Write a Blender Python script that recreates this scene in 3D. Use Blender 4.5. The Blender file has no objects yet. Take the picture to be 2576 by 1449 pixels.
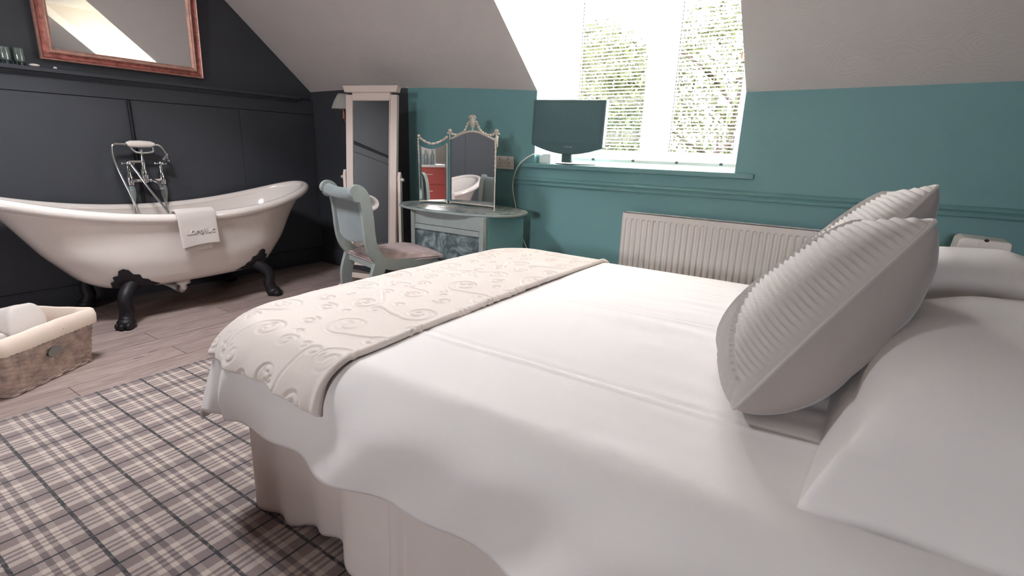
import bpy, bmesh, math, random
import numpy as np
from mathutils import Vector, Matrix
PI = math.pi
random.seed(7); RNG = np.random.RandomState(5)
SC = bpy.context.scene
COL = SC.collection

# ------------------------------------------------------------------ helpers
def col(h, a=1.0):
    h = h.lstrip('#'); o = []
    for i in (0, 2, 4):
        c = int(h[i:i+2], 16) / 255
        o.append(c / 12.92 if c <= .04045 else ((c + .055) / 1.055) ** 2.4)
    return (o[0], o[1], o[2], a)

def mat(name, color, rough=.5, metal=0., bump=0., bscale=60., var=0., vscale=8., spec=.5, coat=0., sheen=0., stretch=None):
    m = bpy.data.materials.new(name); m.use_nodes = True
    nt = m.node_tree; b = nt.nodes['Principled BSDF']
    c = col(color) if isinstance(color, str) else color
    b.inputs['Base Color'].default_value = c
    b.inputs['Roughness'].default_value = rough
    b.inputs['Metallic'].default_value = metal
    b.inputs['Specular IOR Level'].default_value = spec
    b.inputs['Coat Weight'].default_value = coat
    b.inputs['Sheen Weight'].default_value = sheen
    tc = nt.nodes.new('ShaderNodeTexCoord'); src = tc.outputs['Object']
    if stretch:
        mp = nt.nodes.new('ShaderNodeMapping'); mp.inputs['Scale'].default_value = stretch
        nt.links.new(src, mp.inputs['Vector']); src = mp.outputs['Vector']
    if bump:
        n = nt.nodes.new('ShaderNodeTexNoise'); n.inputs['Scale'].default_value = bscale; n.inputs['Detail'].default_value = 5
        nt.links.new(src, n.inputs['Vector'])
        bp = nt.nodes.new('ShaderNodeBump'); bp.inputs['Strength'].default_value = bump; bp.inputs['Distance'].default_value = .01
        nt.links.new(n.outputs['Fac'], bp.inputs['Height']); nt.links.new(bp.outputs['Normal'], b.inputs['Normal'])
    if var:
        n = nt.nodes.new('ShaderNodeTexNoise'); n.inputs['Scale'].default_value = vscale; n.inputs['Detail'].default_value = 4
        nt.links.new(src, n.inputs['Vector'])
        r = nt.nodes.new('ShaderNodeValToRGB')
        r.color_ramp.elements[0].position = .3; r.color_ramp.elements[1].position = .7
        r.color_ramp.elements[0].color = tuple(x * (1 - var) for x in c[:3]) + (1,)
        r.color_ramp.elements[1].color = tuple(min(1, x * (1 + var)) for x in c[:3]) + (1,)
        nt.links.new(n.outputs['Fac'], r.inputs['Fac']); nt.links.new(r.outputs['Color'], b.inputs['Base Color'])
    return m

def link(o, parent=None):
    COL.objects.link(o)
    if parent: o.parent = parent
    return o

def tag(o, label=None, cat=None, group=None, kind=None):
    if label: o['label'] = label
    if cat: o['category'] = cat
    if group: o['group'] = group
    if kind: o['kind'] = kind
    return o

def thing(name, label, cat, group=None, loc=(0, 0, 0), rz=0):
    o = bpy.data.objects.new(name, None); COL.objects.link(o); o.empty_display_size = .1
    o.location = loc; o.rotation_euler = (0, 0, rz)
    return tag(o, label, cat, group)

def mkmesh(name, V, F, m, parent=None, smooth=True, mod=None):
    me = bpy.data.meshes.new(name)
    me.from_pydata(V if isinstance(V, list) else V.tolist(), [], F if isinstance(F, list) else F.tolist())
    me.materials.append(m); me.update()
    if smooth: me.polygons.foreach_set('use_smooth', [True] * len(me.polygons))
    o = bpy.data.objects.new(name, me)
    link(o, parent)
    return o

class MB:
    def __init__(s): s.v = []; s.f = []
    def add(s, V, F):
        n = len(s.v); s.v += [tuple(map(float, p)) for p in V]; s.f += [tuple(int(i) + n for i in f) for f in F]; return s
    def box(s, x0, x1, y0, y1, z0, z1, M=None):
        P = [Vector((x, y, z)) for z in (z0, z1) for y in (y0, y1) for x in (x0, x1)]
        if M is not None: P = [M @ p for p in P]
        return s.add(P, [(0, 2, 3, 1), (4, 5, 7, 6), (0, 1, 5, 4), (2, 6, 7, 3), (0, 4, 6, 2), (1, 3, 7, 5)])
    def tube(s, path, r, n=10, cap=True, closed=False, sx=1.0):
        P = [Vector(p) for p in path]; k = len(P)
        R = [r] * k if not hasattr(r, '__len__') else list(r)
        T = []
        for i in range(k):
            a = P[(i - 1) % k] if (i > 0 or closed) else P[0]; b = P[(i + 1) % k] if (i < k - 1 or closed) else P[-1]
            T.append((b - a).normalized() if (b - a).length > 1e-9 else Vector((0, 0, 1)))
        u = T[0].cross(Vector((0, 0, 1)))
        if u.length < .2: u = T[0].cross(Vector((0, 1, 0)))
        u.normalize(); V = []
        for i in range(k):
            u = (u - T[i] * u.dot(T[i])).normalized(); w = T[i].cross(u)
            for j in range(n):
                a = 2 * PI * j / n; V.append(P[i] + u * (R[i] * sx * math.cos(a)) + w * (R[i] * math.sin(a)))
        F = []
        for i in range(k if closed else k - 1):
            i2 = (i + 1) % k
            for j in range(n):
                j2 = (j + 1) % n; F.append((i * n + j, i2 * n + j, i2 * n + j2, i * n + j2))
        if cap and not closed: F.append(tuple(range(n))); F.append(tuple((k - 1) * n + j for j in range(n - 1, -1, -1)))
        return s.add(V, F)
    def lathe(s, prof, c=(0, 0, 0), n=24, M=None, sx=1, sy=1):
        V = []; F = []; k = len(prof)
        for r, z in prof:
            for j in range(n):
                a = 2 * PI * j / n; p = Vector((r * sx * math.cos(a), r * sy * math.sin(a), z))
                if M is not None: p = M @ p
                V.append(p + Vector(c))
        for i in range(k - 1):
            for j in range(n):
                j2 = (j + 1) % n; F.append((i * n + j, i * n + j2, (i + 1) * n + j2, (i + 1) * n + j))
        F.append(tuple(range(n - 1, -1, -1))); F.append(tuple((k - 1) * n + j for j in range(n)))
        return s.add(V, F)
    def ball(s, c, r, n=12, M=None):
        rx, ry, rz = (r, r, r) if not hasattr(r, '__len__') else r
        pr = [(math.sin(PI * i / n), -math.cos(PI * i / n)) for i in range(n + 1)]
        pr[0] = (.02, -1); pr[-1] = (.02, 1)
        S = Matrix.Diagonal((rx, ry, rz)).to_4x4()
        return s.lathe(pr, c, n * 2, (M @ S) if M is not None else S)
    def prism(s, poly, fn, d0, d1):
        """poly: 2D outline (a,b); fn(a,b,d)->3D"""
        n = len(poly); V = [fn(a, b, d0) for a, b in poly] + [fn(a, b, d1) for a, b in poly]
        F = [tuple(range(n - 1, -1, -1)), tuple(range(n, 2 * n))] + [(i, (i + 1) % n, n + (i + 1) % n, n + i) for i in range(n)]
        return s.add(V, F)
    def ribbon(s, path, w, fn, d0, d1):
        """flat board following a 2D centre line, width w (list)"""
        P = [Vector(p) for p in path]; L = []; Rr = []
        W = [w] * len(P) if not hasattr(w, '__len__') else w
        for i, p in enumerate(P):
            t = (P[min(i + 1, len(P) - 1)] - P[max(i - 1, 0)]).normalized(); nn = Vector((-t.y, t.x))
            L.append(p + nn * W[i] / 2); Rr.append(p - nn * W[i] / 2)
        k = len(P); V = []
        for d in (d0, d1):
            V += [fn(a.x, a.y, d) for a in L] + [fn(a.x, a.y, d) for a in Rr]
        F = []
        for i in range(k - 1):
            F += [(i, i + 1, k + i + 1, k + i), (2 * k + i + 1, 2 * k + i, 3 * k + i, 3 * k + i + 1),
                  (i + 1, i, 2 * k + i, 2 * k + i + 1), (k + i, k + i + 1, 3 * k + i + 1, 3 * k + i)]
        F += [(0, k, 3 * k, 2 * k), (k - 1, 3 * k - 1, 4 * k - 1, 2 * k - 1)]
        return s.add(V, F)
    def build(s, name, m, parent=None, smooth=False, bevel=0, seg=2, subsurf=0, M=None):
        me = bpy.data.meshes.new(name)
        V = s.v if M is None else [tuple(M @ Vector(p)) for p in s.v]
        me.from_pydata(V, [], s.f)
        bm = bmesh.new(); bm.from_mesh(me); bmesh.ops.recalc_face_normals(bm, faces=bm.faces)
        if smooth:
            for f in bm.faces: f.smooth = True
            for e in bm.edges:
                if len(e.link_faces) == 2 and e.calc_face_angle(0) > .7: e.smooth = False
        bm.to_mesh(me); bm.free(); me.materials.append(m)
        o = bpy.data.objects.new(name, me); link(o, parent)
        if bevel:
            b = o.modifiers.new('b', 'BEVEL'); b.width = bevel; b.segments = seg; b.limit_method = 'ANGLE'; b.angle_limit = .6
            for p in me.polygons: p.use_smooth = True
            b.harden_normals = True
        if subsurf:
            q = o.modifiers.new('s', 'SUBSURF'); q.levels = q.render_levels = subsurf
        return o

def gridfaces(nu, nv, cu=False, cv=False):
    i = np.arange(nu if cu else nu - 1); j = np.arange(nv if cv else nv - 1)
    I, J = np.meshgrid(i, j, indexing='ij'); I2 = (I + 1) % nu; J2 = (J + 1) % nv
    return np.stack([I * nv + J, I2 * nv + J, I2 * nv + J2, I * nv + J2], -1).reshape(-1, 4)

def spline(pts, n=8):
    P = [np.array(p, float) for p in pts]; P = [2 * P[0] - P[1]] + P + [2 * P[-1] - P[-2]]; o = []
    for i in range(1, len(P) - 2):
        for k in range(n):
            t = k / n; a, b, c, d = P[i-1:i+3]
            o.append(.5 * ((2*b) + (-a + c)*t + (2*a - 5*b + 4*c - d)*t*t + (-a + 3*b - 3*c + d)*t**3))
    o.append(P[-2]); return o

def fbm(x, y, seed=0, oct=4, f=1.0):
    r = np.random.RandomState(seed); o = np.zeros_like(x)
    for k in range(oct):
        for _ in range(4):
            a = r.rand() * 2 * PI; ph = r.rand() * 2 * PI; q = f * (1.9 ** k) * (0.7 + .6 * r.rand())
            o += np.sin(q * (x * math.cos(a) + y * math.sin(a)) + ph) / (1.9 ** k) / 4
    return o

def text(name, body, size, m, parent, M, extrude=.0006):
    c = bpy.data.curves.new(name, 'FONT'); c.body = body; c.size = size; c.extrude = extrude; c.align_x = 'CENTER'; c.align_y = 'CENTER'
    t = bpy.data.objects.new(name, c); COL.objects.link(t)
    dg = bpy.context.evaluated_depsgraph_get(); me = bpy.data.meshes.new_from_object(t.evaluated_get(dg))
    bpy.data.objects.remove(t); me.transform(M); me.materials.clear(); me.materials.append(m)
    o = bpy.data.objects.new(name, me); link(o, parent); return o

# ------------------------------------------------------------------ camera
def setup_camera():
    yaw, pitch, roll, F = math.radians(33.345), math.radians(15.188), math.radians(1.875), 1284.8
    f = Vector((-math.sin(yaw) * math.cos(pitch), math.cos(yaw) * math.cos(pitch), -math.sin(pitch)))
    r = Vector((math.cos(yaw), math.sin(yaw), 0)); u = r.cross(f)
    r2 = r * math.cos(roll) + u * math.sin(roll); u2 = -r * math.sin(roll) + u * math.cos(roll)
    cam = bpy.data.cameras.new('camera'); o = bpy.data.objects.new('camera', cam); COL.objects.link(o)
    cam.sensor_fit = 'HORIZONTAL'; cam.sensor_width = 36; cam.lens = 36 * F / 2576; cam.clip_start = .02; cam.clip_end = 200
    o.matrix_world = Matrix(((r2.x, u2.x, -f.x, 0), (r2.y, u2.y, -f.y, 0), (r2.z, u2.z, -f.z, 1.1), (0, 0, 0, 1)))
    SC.camera = o
setup_camera()
SC.view_settings.view_transform = 'Standard'; SC.view_settings.look = 'None'; SC.view_settings.gamma = 1.0
SC.view_settings.use_curve_mapping = False
SC.view_settings.exposure = EXPO = 3.86
SC.cycles.use_denoising = True; SC.cycles.max_bounces = 9; SC.cycles.diffuse_bounces = 5
SC.cycles.glossy_bounces = 5; SC.cycles.transparent_max_bounces = 16; SC.cycles.sample_clamp_indirect = 8
SC.cycles.caustics_reflective = False; SC.cycles.caustics_refractive = False

# ------------------------------------------------------------------ materials
M_teal = mat('teal_paint', '#78a5a8', .55, bump=.06, bscale=150)
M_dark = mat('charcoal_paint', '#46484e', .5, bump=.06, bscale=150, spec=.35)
M_white_paint = mat('white_emulsion', '#e6dedb', .75, bump=.05, bscale=120)
M_gloss_teal = mat('teal_gloss_paint', '#78a4a6', .35)
M_pvc = mat('white_upvc', '#efeae6', .3)
M_enamel = mat('white_enamel', '#ece2dc', .08, spec=.6, coat=.6)
M_iron = mat('black_cast_iron', '#1d191e', .5, spec=.4)
M_chrome = mat('chrome', '#d6d8da', .12, metal=1)
M_ceramic = mat('white_ceramic', '#efe4dc', .15, coat=.5)
M_linen = mat('white_cotton', '#efe9e8', .85, bump=.10, bscale=500, sheen=.15)
M_skirt = mat('cream_cotton', '#e2d6d1', .9, bump=.12, bscale=400)
M_fleece = mat('cream_velour', '#eee0d8', .95, bump=.35, bscale=700, sheen=.5)
M_cush = mat('grey_velvet', '#aba29d', .85, bump=.12, bscale=700, sheen=.35)
M_cush2 = mat('grey_pleated_cloth', '#c1b9b4', .85, bump=.12, bscale=700, sheen=.3)
M_towel = mat('white_terry', '#f0e4de', .95, bump=.6, bscale=900, sheen=.3)
M_greywood = mat('grey_painted_wood', '#9aa29f', .55, bump=.06, bscale=40, var=.07, vscale=14)
M_whitewood = mat('white_painted_wood', '#e3d3ca', .4, bump=.03, bscale=60)
M_greyfab = mat('grey_velvet_upholstery', '#7c8687', .8, bump=.15, bscale=300, sheen=.4, var=.12, vscale=6)
M_pinkfab = mat('dusty_pink_damask', '#b09a98', .85, bump=.3, bscale=60, sheen=.3, var=.22, vscale=28)
M_tvplastic = mat('dark_grey_gloss_plastic', '#587276', .3)  # casing colour lightened to carry the flare haze
M_screen = mat('tv_screen', '#5a757b', .3, spec=.6)  # screen tone has the flare haze painted in
M_plastic = mat('white_plastic', '#ece4e0', .35)
M_black = mat('black_plastic', '#1c1c1f', .4)
M_wicker = mat('wicker', '#b59e93', .7, bump=.3, bscale=90, var=.32, vscale=22)
M_liner = mat('cream_liner', '#e8d5c6', .9, bump=.15, bscale=300)
M_mirror = mat('mirror_glass', (.88, .88, .88, 1), .015, metal=1)
M_silver = mat('antique_silver_gilt', '#cfc3b6', .42, metal=.35, bump=.3, bscale=120)
M_copper = mat('copper_gilt', '#b06c61', .38, metal=.4, bump=.6, bscale=45, var=.4, vscale=30, stretch=(1, 1, 1))
M_copper2 = mat('light_copper_gilt', '#e4b3a3', .35, metal=.4, bump=.3, bscale=60, var=.2, vscale=25)
M_tag = mat('grey_metal_tag', '#8a8886', .5, metal=.3)
M_bark = mat('bark', '#14100e', .9, spec=0, bump=.6, bscale=20)
M_leaf = mat('leaf', '#1d1f13', .9, spec=0, var=.3, vscale=3)
M_roof = mat('roof_tile', '#9c8a80', .8, var=.2, vscale=10)
M_stucco = mat('pale_render', '#d8c8be', .9)
M_grass = mat('lawn', '#7f8d5c', .95, var=.25, vscale=1.5)
M_red = mat('red_lacquer', '#b24a42', .5)

def glass_mat(name, tint=(1, 1, 1, 1), gl=.08, rough=.02, opac=0.0):
    m = bpy.data.materials.new(name); m.use_nodes = True; nt = m.node_tree; nt.nodes.clear()
    o = nt.nodes.new('ShaderNodeOutputMaterial'); t = nt.nodes.new('ShaderNodeBsdfTransparent'); g = nt.nodes.new('ShaderNodeBsdfGlossy')
    t.inputs['Color'].default_value = tint; g.inputs['Roughness'].default_value = rough
    mx = nt.nodes.new('ShaderNodeMixShader'); lw = nt.nodes.new('ShaderNodeLayerWeight'); lw.inputs['Blend'].default_value = .15
    ma = nt.nodes.new('ShaderNodeMath'); ma.operation = 'MULTIPLY_ADD'; ma.inputs[1].default_value = .7; ma.inputs[2].default_value = gl * .5
    nt.links.new(lw.outputs['Fresnel'], ma.inputs[0]); nt.links.new(ma.outputs[0], mx.inputs[0])
    nt.links.new(t.outputs[0], mx.inputs[1]); nt.links.new(g.outputs[0], mx.inputs[2])
    if opac:
        d = nt.nodes.new('ShaderNodeBsdfDiffuse'); d.inputs['Color'].default_value = (.55, .62, .58, 1); m2 = nt.nodes.new('ShaderNodeMixShader'); m2.inputs[0].default_value = opac
        nt.links.new(mx.outputs[0], m2.inputs[1]); nt.links.new(d.outputs[0], m2.inputs[2]); mx = m2
    nt.links.new(mx.outputs[0], o.inputs[0]); return m
M_glass = glass_mat('window_glass')
M_jar = glass_mat('clear_jar_glass', (.6, .7, .66, 1), .15, opac=.22)

M_slat = mat('white_slat', '#f2ece8', .45)
def _tr():
    nt = M_slat.node_tree; b = nt.nodes['Principled BSDF']; o = nt.nodes['Material Output']; t = nt.nodes.new('ShaderNodeBsdfTranslucent'); t.inputs[0].default_value = (.9, .86, .82, 1)
    m = nt.nodes.new('ShaderNodeMixShader'); m.inputs[0].default_value = .4; nt.links.new(b.outputs[0], m.inputs[1]); nt.links.new(t.outputs[0], m.inputs[2]); nt.links.new(m.outputs[0], o.inputs[0])
_tr()
def nn(nt, t, **k):
    n = nt.nodes.new(t)
    for a, b in k.items(): setattr(n, a, b)
    return n
def math_(nt, op, a, b=None, c=None):
    n = nt.nodes.new('ShaderNodeMath'); n.operation = op
    for i, v in enumerate((a, b, c)):
        if v is None: continue
        if isinstance(v, (int, float)): n.inputs[i].default_value = v
        else: nt.links.new(v, n.inputs[i])
    return n.outputs[0]

def plaid_mat():
    m = bpy.data.materials.new('plaid_carpet'); m.use_nodes = True; nt = m.node_tree; b = nt.nodes['Principled BSDF']
    b.inputs['Roughness'].default_value = .95; b.inputs['Sheen Weight'].default_value = .2
    tc = nn(nt, 'ShaderNodeTexCoord'); sp = nn(nt, 'ShaderNodeSeparateXYZ')
    # slight wobble of the yarn
    no = nn(nt, 'ShaderNodeTexNoise'); no.inputs['Scale'].default_value = 160; nt.links.new(tc.outputs['Object'], no.inputs['Vector'])
    wob = math_(nt, 'MULTIPLY_ADD', no.outputs['Fac'], .004, -.002)
    nt.links.new(tc.outputs['Object'], sp.inputs[0])
    y = math_(nt, 'ADD', sp.outputs['Y'], wob); x = math_(nt, 'ADD', sp.outputs['X'], wob)
    fy = math_(nt, 'FRACT', math_(nt, 'DIVIDE', math_(nt, 'ADD', y, 1.7 - .363 + 17 * .1703 - 1.7), .1703))
    fx = math_(nt, 'FRACT', math_(nt, 'DIVIDE', math_(nt, 'ADD', x, 2.465 + .1675 * 20), .1675))
    def ramp(src, st):
        r = nn(nt, 'ShaderNodeValToRGB'); cr = r.color_ramp; cr.interpolation = 'CONSTANT'
        cr.elements[0].position = st[0][0]; cr.elements[0].color = (st[0][1],) * 3 + (1,)
        cr.elements[1].position = st[1][0]; cr.elements[1].color = (st[1][1],) * 3 + (1,)
        for p, v in st[2:]:
            e = cr.elements.new(p); e.color = (v,) * 3 + (1,)
        nt.links.new(src, r.inputs['Fac']); return r.outputs['Color']
    A = ramp(fy, [(0, .45), (.04, .45), (.27, .72), (.37, .16), (.46, .72), (.545, .16), (.64, .72), (.745, .45)])
    B = ramp(fx, [(0, .4), (.02, .4), (.23, .95), (.35, .35), (.41, .85), (.47, .3), (.53, .85), (.60, .35), (.66, .95), (.78, .4)])
    s = math_(nt, 'MULTIPLY', math_(nt, 'ADD', A, B), .5)
    n2 = nn(nt, 'ShaderNodeTexNoise'); n2.inputs['Scale'].default_value = 420; n2.inputs['Detail'].default_value = 2
    nt.links.new(tc.outputs['Object'], n2.inputs['Vector'])
    s = math_(nt, 'ADD', s, math_(nt, 'MULTIPLY_ADD', n2.outputs['Fac'], .35, -.175))
    cr = nn(nt, 'ShaderNodeValToRGB'); c = cr.color_ramp
    c.elements[0].position = .18; c.elements[0].color = col('#6b6061'); c.elements[1].position = .9; c.elements[1].color = col('#d8c8bd')
    e = c.elements.new(.45); e.color = col('#907f7d')
    nt.links.new(s, cr.inputs['Fac'])
    # dark lines
    dy = math_(nt, 'ABSOLUTE', math_(nt, 'SUBTRACT', math_(nt, 'FRACT', math_(nt, 'ADD', fy, .5)), .5))
    dx = math_(nt, 'ABSOLUTE', math_(nt, 'SUBTRACT', math_(nt, 'FRACT', math_(nt, 'ADD', fx, .5)), .5))
    ly = math_(nt, 'LESS_THAN', dy, .029); lx = math_(nt, 'LESS_THAN', dx, .020)
    n3 = nn(nt, 'ShaderNodeTexNoise'); n3.inputs['Scale'].default_value = 75; nt.links.new(tc.outputs['Object'], n3.inputs['Vector'])
    ly = math_(nt, 'MULTIPLY', ly, math_(nt, 'MULTIPLY_ADD', n3.outputs['Fac'], 1.8, .0)); nt.nodes[ly.node.name].use_clamp = True
    k = math_(nt, 'MULTIPLY', math_(nt, 'MAXIMUM', ly, lx), .93)
    mx = nn(nt, 'ShaderNodeMix', data_type='RGBA'); nt.links.new(k, mx.inputs[0]); nt.links.new(cr.outputs[0], mx.inputs[6]); mx.inputs[7].default_value = col('#2c3135')
    nt.links.new(mx.outputs[2], b.inputs['Base Color'])
    bp = nn(nt, 'ShaderNodeBump'); bp.inputs['Strength'].default_value = .5; bp.inputs['Distance'].default_value = .004
    nt.links.new(n2.outputs['Fac'], bp.inputs['Height']); nt.links.new(bp.outputs[0], b.inputs['Normal'])
    return m
M_plaid = plaid_mat()

def plank_mat():
    m = bpy.data.materials.new('wood_plank_tiles'); m.use_nodes = True; nt = m.node_tree; b = nt.nodes['Principled BSDF']
    b.inputs['Roughness'].default_value = .5; b.inputs['Specular IOR Level'].default_value = .35
    tc = nn(nt, 'ShaderNodeTexCoord'); sp = nn(nt, 'ShaderNodeSeparateXYZ'); nt.links.new(tc.outputs['Object'], sp.inputs[0])
    cb = nn(nt, 'ShaderNodeCombineXYZ')
    nt.links.new(math_(nt, 'ADD', sp.outputs['Y'], 10.0 - .655), cb.inputs[0]); nt.links.new(math_(nt, 'ADD', sp.outputs['X'], 2.645 + .1675 * 30), cb.inputs[1])
    br = nn(nt, 'ShaderNodeTexBrick'); br.offset = .5; br.offset_frequency = 2
    for k, v in (('Scale', 1), ('Mortar Size', .0022), ('Mortar Smooth', .1), ('Bias', 0), ('Brick Width', 1.0), ('Row Height', .1675)): br.inputs[k].default_value = v
    br.inputs['Color1'].default_value = (.3, .3, .3, 1); br.inputs['Color2'].default_value = (.75, .75, .75, 1); br.inputs['Mortar'].default_value = (0, 0, 0, 1)
    nt.links.new(cb.outputs[0], br.inputs['Vector'])
    mp = nn(nt, 'ShaderNodeMapping'); mp.inputs['Scale'].default_value = (22, 1.6, 1); nt.links.new(tc.outputs['Object'], mp.inputs[0])
    gr = nn(nt, 'ShaderNodeTexNoise'); gr.inputs['Scale'].default_value = 3; gr.inputs['Detail'].default_value = 8; gr.inputs['Distortion'].default_value = 1.5
    nt.links.new(mp.outputs[0], gr.inputs['Vector'])
    s = math_(nt, 'ADD', math_(nt, 'MULTIPLY', br.outputs['Color'], .45), math_(nt, 'MULTIPLY_ADD', gr.outputs['Fac'], 1.1, -.28))
    cr = nn(nt, 'ShaderNodeValToRGB'); c = cr.color_ramp
    c.elements[0].position = .15; c.elements[0].color = col('#7d6c68'); c.elements[1].position = .85; c.elements[1].color = col('#bea9a2')
    nt.links.new(s, cr.inputs['Fac'])
    # knots
    vo = nn(nt, 'ShaderNodeTexVoronoi'); vo.inputs['Scale'].default_value = 1.0; mp2 = nn(nt, 'ShaderNodeMapping'); mp2.inputs['Scale'].default_value = (5, 2.2, 1); mp2.inputs['Location'].default_value = (.3, .35, 0)
    nt.links.new(tc.outputs['Object'], mp2.inputs[0]); nt.links.new(mp2.outputs[0], vo.inputs['Vector'])
    kn = math_(nt, 'LESS_THAN', vo.outputs['Distance'], .06)
    mk = nn(nt, 'ShaderNodeMix', data_type='RGBA'); nt.links.new(math_(nt, 'MULTIPLY', kn, .45), mk.inputs[0]); nt.links.new(cr.outputs[0], mk.inputs[6]); mk.inputs[7].default_value = col('#5e4f4b')
    mx = nn(nt, 'ShaderNodeMix', data_type='RGBA'); nt.links.new(math_(nt, 'MULTIPLY', br.outputs['Fac'], .75), mx.inputs[0]); nt.links.new(mk.outputs[2], mx.inputs[6]); mx.inputs[7].default_value = col('#4a3d3b')
    nt.links.new(mx.outputs[2], b.inputs['Base Color'])
    bp = nn(nt, 'ShaderNodeBump'); bp.inputs['Strength'].default_value = .25; bp.inputs['Distance'].default_value = .003
    nt.links.new(s, bp.inputs['Height']); nt.links.new(bp.outputs[0], b.inputs['Normal'])
    return m
M_plank = plank_mat()

def wallpaper_mat():
    """white embossed paper with swirling combed arcs on the sloping ceiling"""
    m = mat('embossed_white_paper', '#e2dad7', .7); nt = m.node_tree; b = nt.nodes['Principled BSDF']
    tc = nn(nt, 'ShaderNodeTexCoord')
    n0 = nn(nt, 'ShaderNodeTexNoise'); n0.inputs['Scale'].default_value = 5; nt.links.new(tc.outputs['Object'], n0.inputs['Vector'])
    mxv = nn(nt, 'ShaderNodeMix', data_type='VECTOR'); mxv.inputs[0].default_value = .12
    nt.links.new(tc.outputs['Object'], mxv.inputs[4]); nt.links.new(n0.outputs['Color'], mxv.inputs[5])
    vo = nn(nt, 'ShaderNodeTexVoronoi'); vo.inputs['Scale'].default_value = 9; nt.links.new(mxv.outputs[1], vo.inputs['Vector'])
    s = math_(nt, 'SINE', math_(nt, 'MULTIPLY', vo.outputs['Distance'], 42))
    bp = nn(nt, 'ShaderNodeBump'); bp.inputs['Strength'].default_value = .09; bp.inputs['Distance'].default_value = .003
    nt.links.new(s, bp.inputs['Height']); nt.links.new(bp.outputs[0], b.inputs['Normal']); return m
M_paper = wallpaper_mat()

def motif_mat(name, base, hi, lo, scale):
    m = mat(name, base, .35); nt = m.node_tree; b = nt.nodes['Principled BSDF']
    tc = nn(nt, 'ShaderNodeTexCoord'); n = nn(nt, 'ShaderNodeTexNoise'); n.inputs['Scale'].default_value = scale; n.inputs['Detail'].default_value = 6; n.inputs['Distortion'].default_value = 2.2
    nt.links.new(tc.outputs['Object'], n.inputs['Vector'])
    r = nn(nt, 'ShaderNodeValToRGB'); c = r.color_ramp; c.elements[0].position = .38; c.elements[0].color = col(lo); c.elements[1].position = .66; c.elements[1].color = col(hi)
    e = c.elements.new(.5); e.color = col(base); nt.links.new(n.outputs['Fac'], r.inputs['Fac']); nt.links.new(r.outputs['Color'], b.inputs['Base Color']); return m
M_brocade = motif_mat('grey_brocade_panel', '#6f7d80', '#9aa5a4', '#4f5b5f', 9)
M_marble = motif_mat('lace_under_glass', '#7f8886', '#b9b2aa', '#566467', 8)

# ------------------------------------------------------------------ room shell
XL, YB, XR, YF = -4.19, 3.01, .68, -5.2
KNEE = [(XL + (-1.835 - XL) * k / 12, 1.532 + .045 * (k / 12) - .106 * (k / 12) ** 2) for k in range(13)] + [(-.57, 1.424), (XR, 1.437)]
DX0, DX1, SILL, DTOP = -1.835, -.57, 1.015, 2.16
TH = math.radians(40); TN = math.tan(TH); ZC = 2.42
def knee(x): return float(np.interp(x, [k[0] for k in KNEE], [k[1] for k in KNEE]))

def structure(o): o['kind'] = 'structure'; return o
b = MB().box(XL - .15, XR + .15, YF - .15, YB + .15, -.12, 0); structure(b.build('floor', M_plank))
# back (knee) wall with the dormer gap
b = MB()
xs = [k[0] for k in KNEE]
def wallpoly(b, pts, y0, y1): b.prism(pts, lambda a, c, d: (a, d, c), y0, y1)
XD = KNEE[6][0] + .02
wallpoly(b, [(XD, -.05), (DX0, -.05)] + [(x, knee(x)) for x in reversed(xs[7:13])] + [(XD, knee(XD))], YB, YB + .12)
wallpoly(b, [(DX1, -.05), (XR, -.05)] + [(XR, knee(XR)), (DX1, knee(DX1))], YB, YB + .12)
wallpoly(b, [(DX0, -.05), (DX1, -.05), (DX1, SILL - .03), (DX0, SILL - .03)], YB, YB + .12)
structure(b.build('wall_back', M_teal))
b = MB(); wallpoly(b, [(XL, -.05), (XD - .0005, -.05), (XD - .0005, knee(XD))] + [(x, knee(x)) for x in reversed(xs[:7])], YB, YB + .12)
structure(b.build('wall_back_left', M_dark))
# dormer reveal below the knee line is teal, above it white
WY = 3.40
b = MB()
b.box(DX0 - .1, DX0, YB + .121, WY + .1, SILL - .2, knee(DX0) - .001); b.box(DX1, DX1 + .1, YB + .121, WY + .1, SILL - .2, knee(DX1) - .001)
def cut(x):  # y where the slope meets height z above the knee at x
    return lambda z: YB - (z - knee(x)) / TN
for x, s in ((DX0, -1), (DX1, 1)):
    c = cut(x); zt = DTOP
    poly = [(YB + .018, knee(x) + .0005), (WY, knee(x) + .0005), (WY, zt), (c(zt) + .018, zt)]
    b.prism(poly, lambda a, q, d: (d, a, q), x, x + s * .1)
structure(b.build('wall_dormer', mat('white_cheek_paint', '#d3c6c2', .7)))
# ceiling: slope (with the dormer gap), flat part, dormer ceiling
b = MB(); T = .08
def slab(b, P, t=T):
    n = (Vector(P[1]) - Vector(P[0])).cross(Vector(P[2]) - Vector(P[0])).normalized()
    if n.z < 0: n = -n
    Q = [Vector(p) + n * t for p in P]; k = len(P)
    b.add([Vector(p) for p in P] + Q, [tuple(range(k)), tuple(range(2 * k - 1, k - 1, -1))] + [(i, k + i, k + (i + 1) % k, (i + 1) % k) for i in range(k)])
def ys(x, z): return YB - (z - knee(x)) / TN
for i in range(len(KNEE) - 1):
    xa, xb = KNEE[i][0], KNEE[i + 1][0]
    z0a, z0b = knee(xa), knee(xb)
    if xa >= DX0 - 1e-6 and xb <= DX1 + 1e-6:
        slab(b, [(xa, ys(xa, DTOP), DTOP), (xb, ys(xb, DTOP), DTOP), (xb, ys(xb, ZC), ZC), (xa, ys(xa, ZC), ZC)])
    else:
        slab(b, [(xa, YB, z0a), (xb, YB, z0b), (xb, ys(xb, ZC), ZC), (xa, ys(xa, ZC), ZC)])
ya = ys(XL, ZC) + .1
SK = (-2.82, -2.32, .50, 1.0)  # ceiling opening for the added roof light
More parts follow.
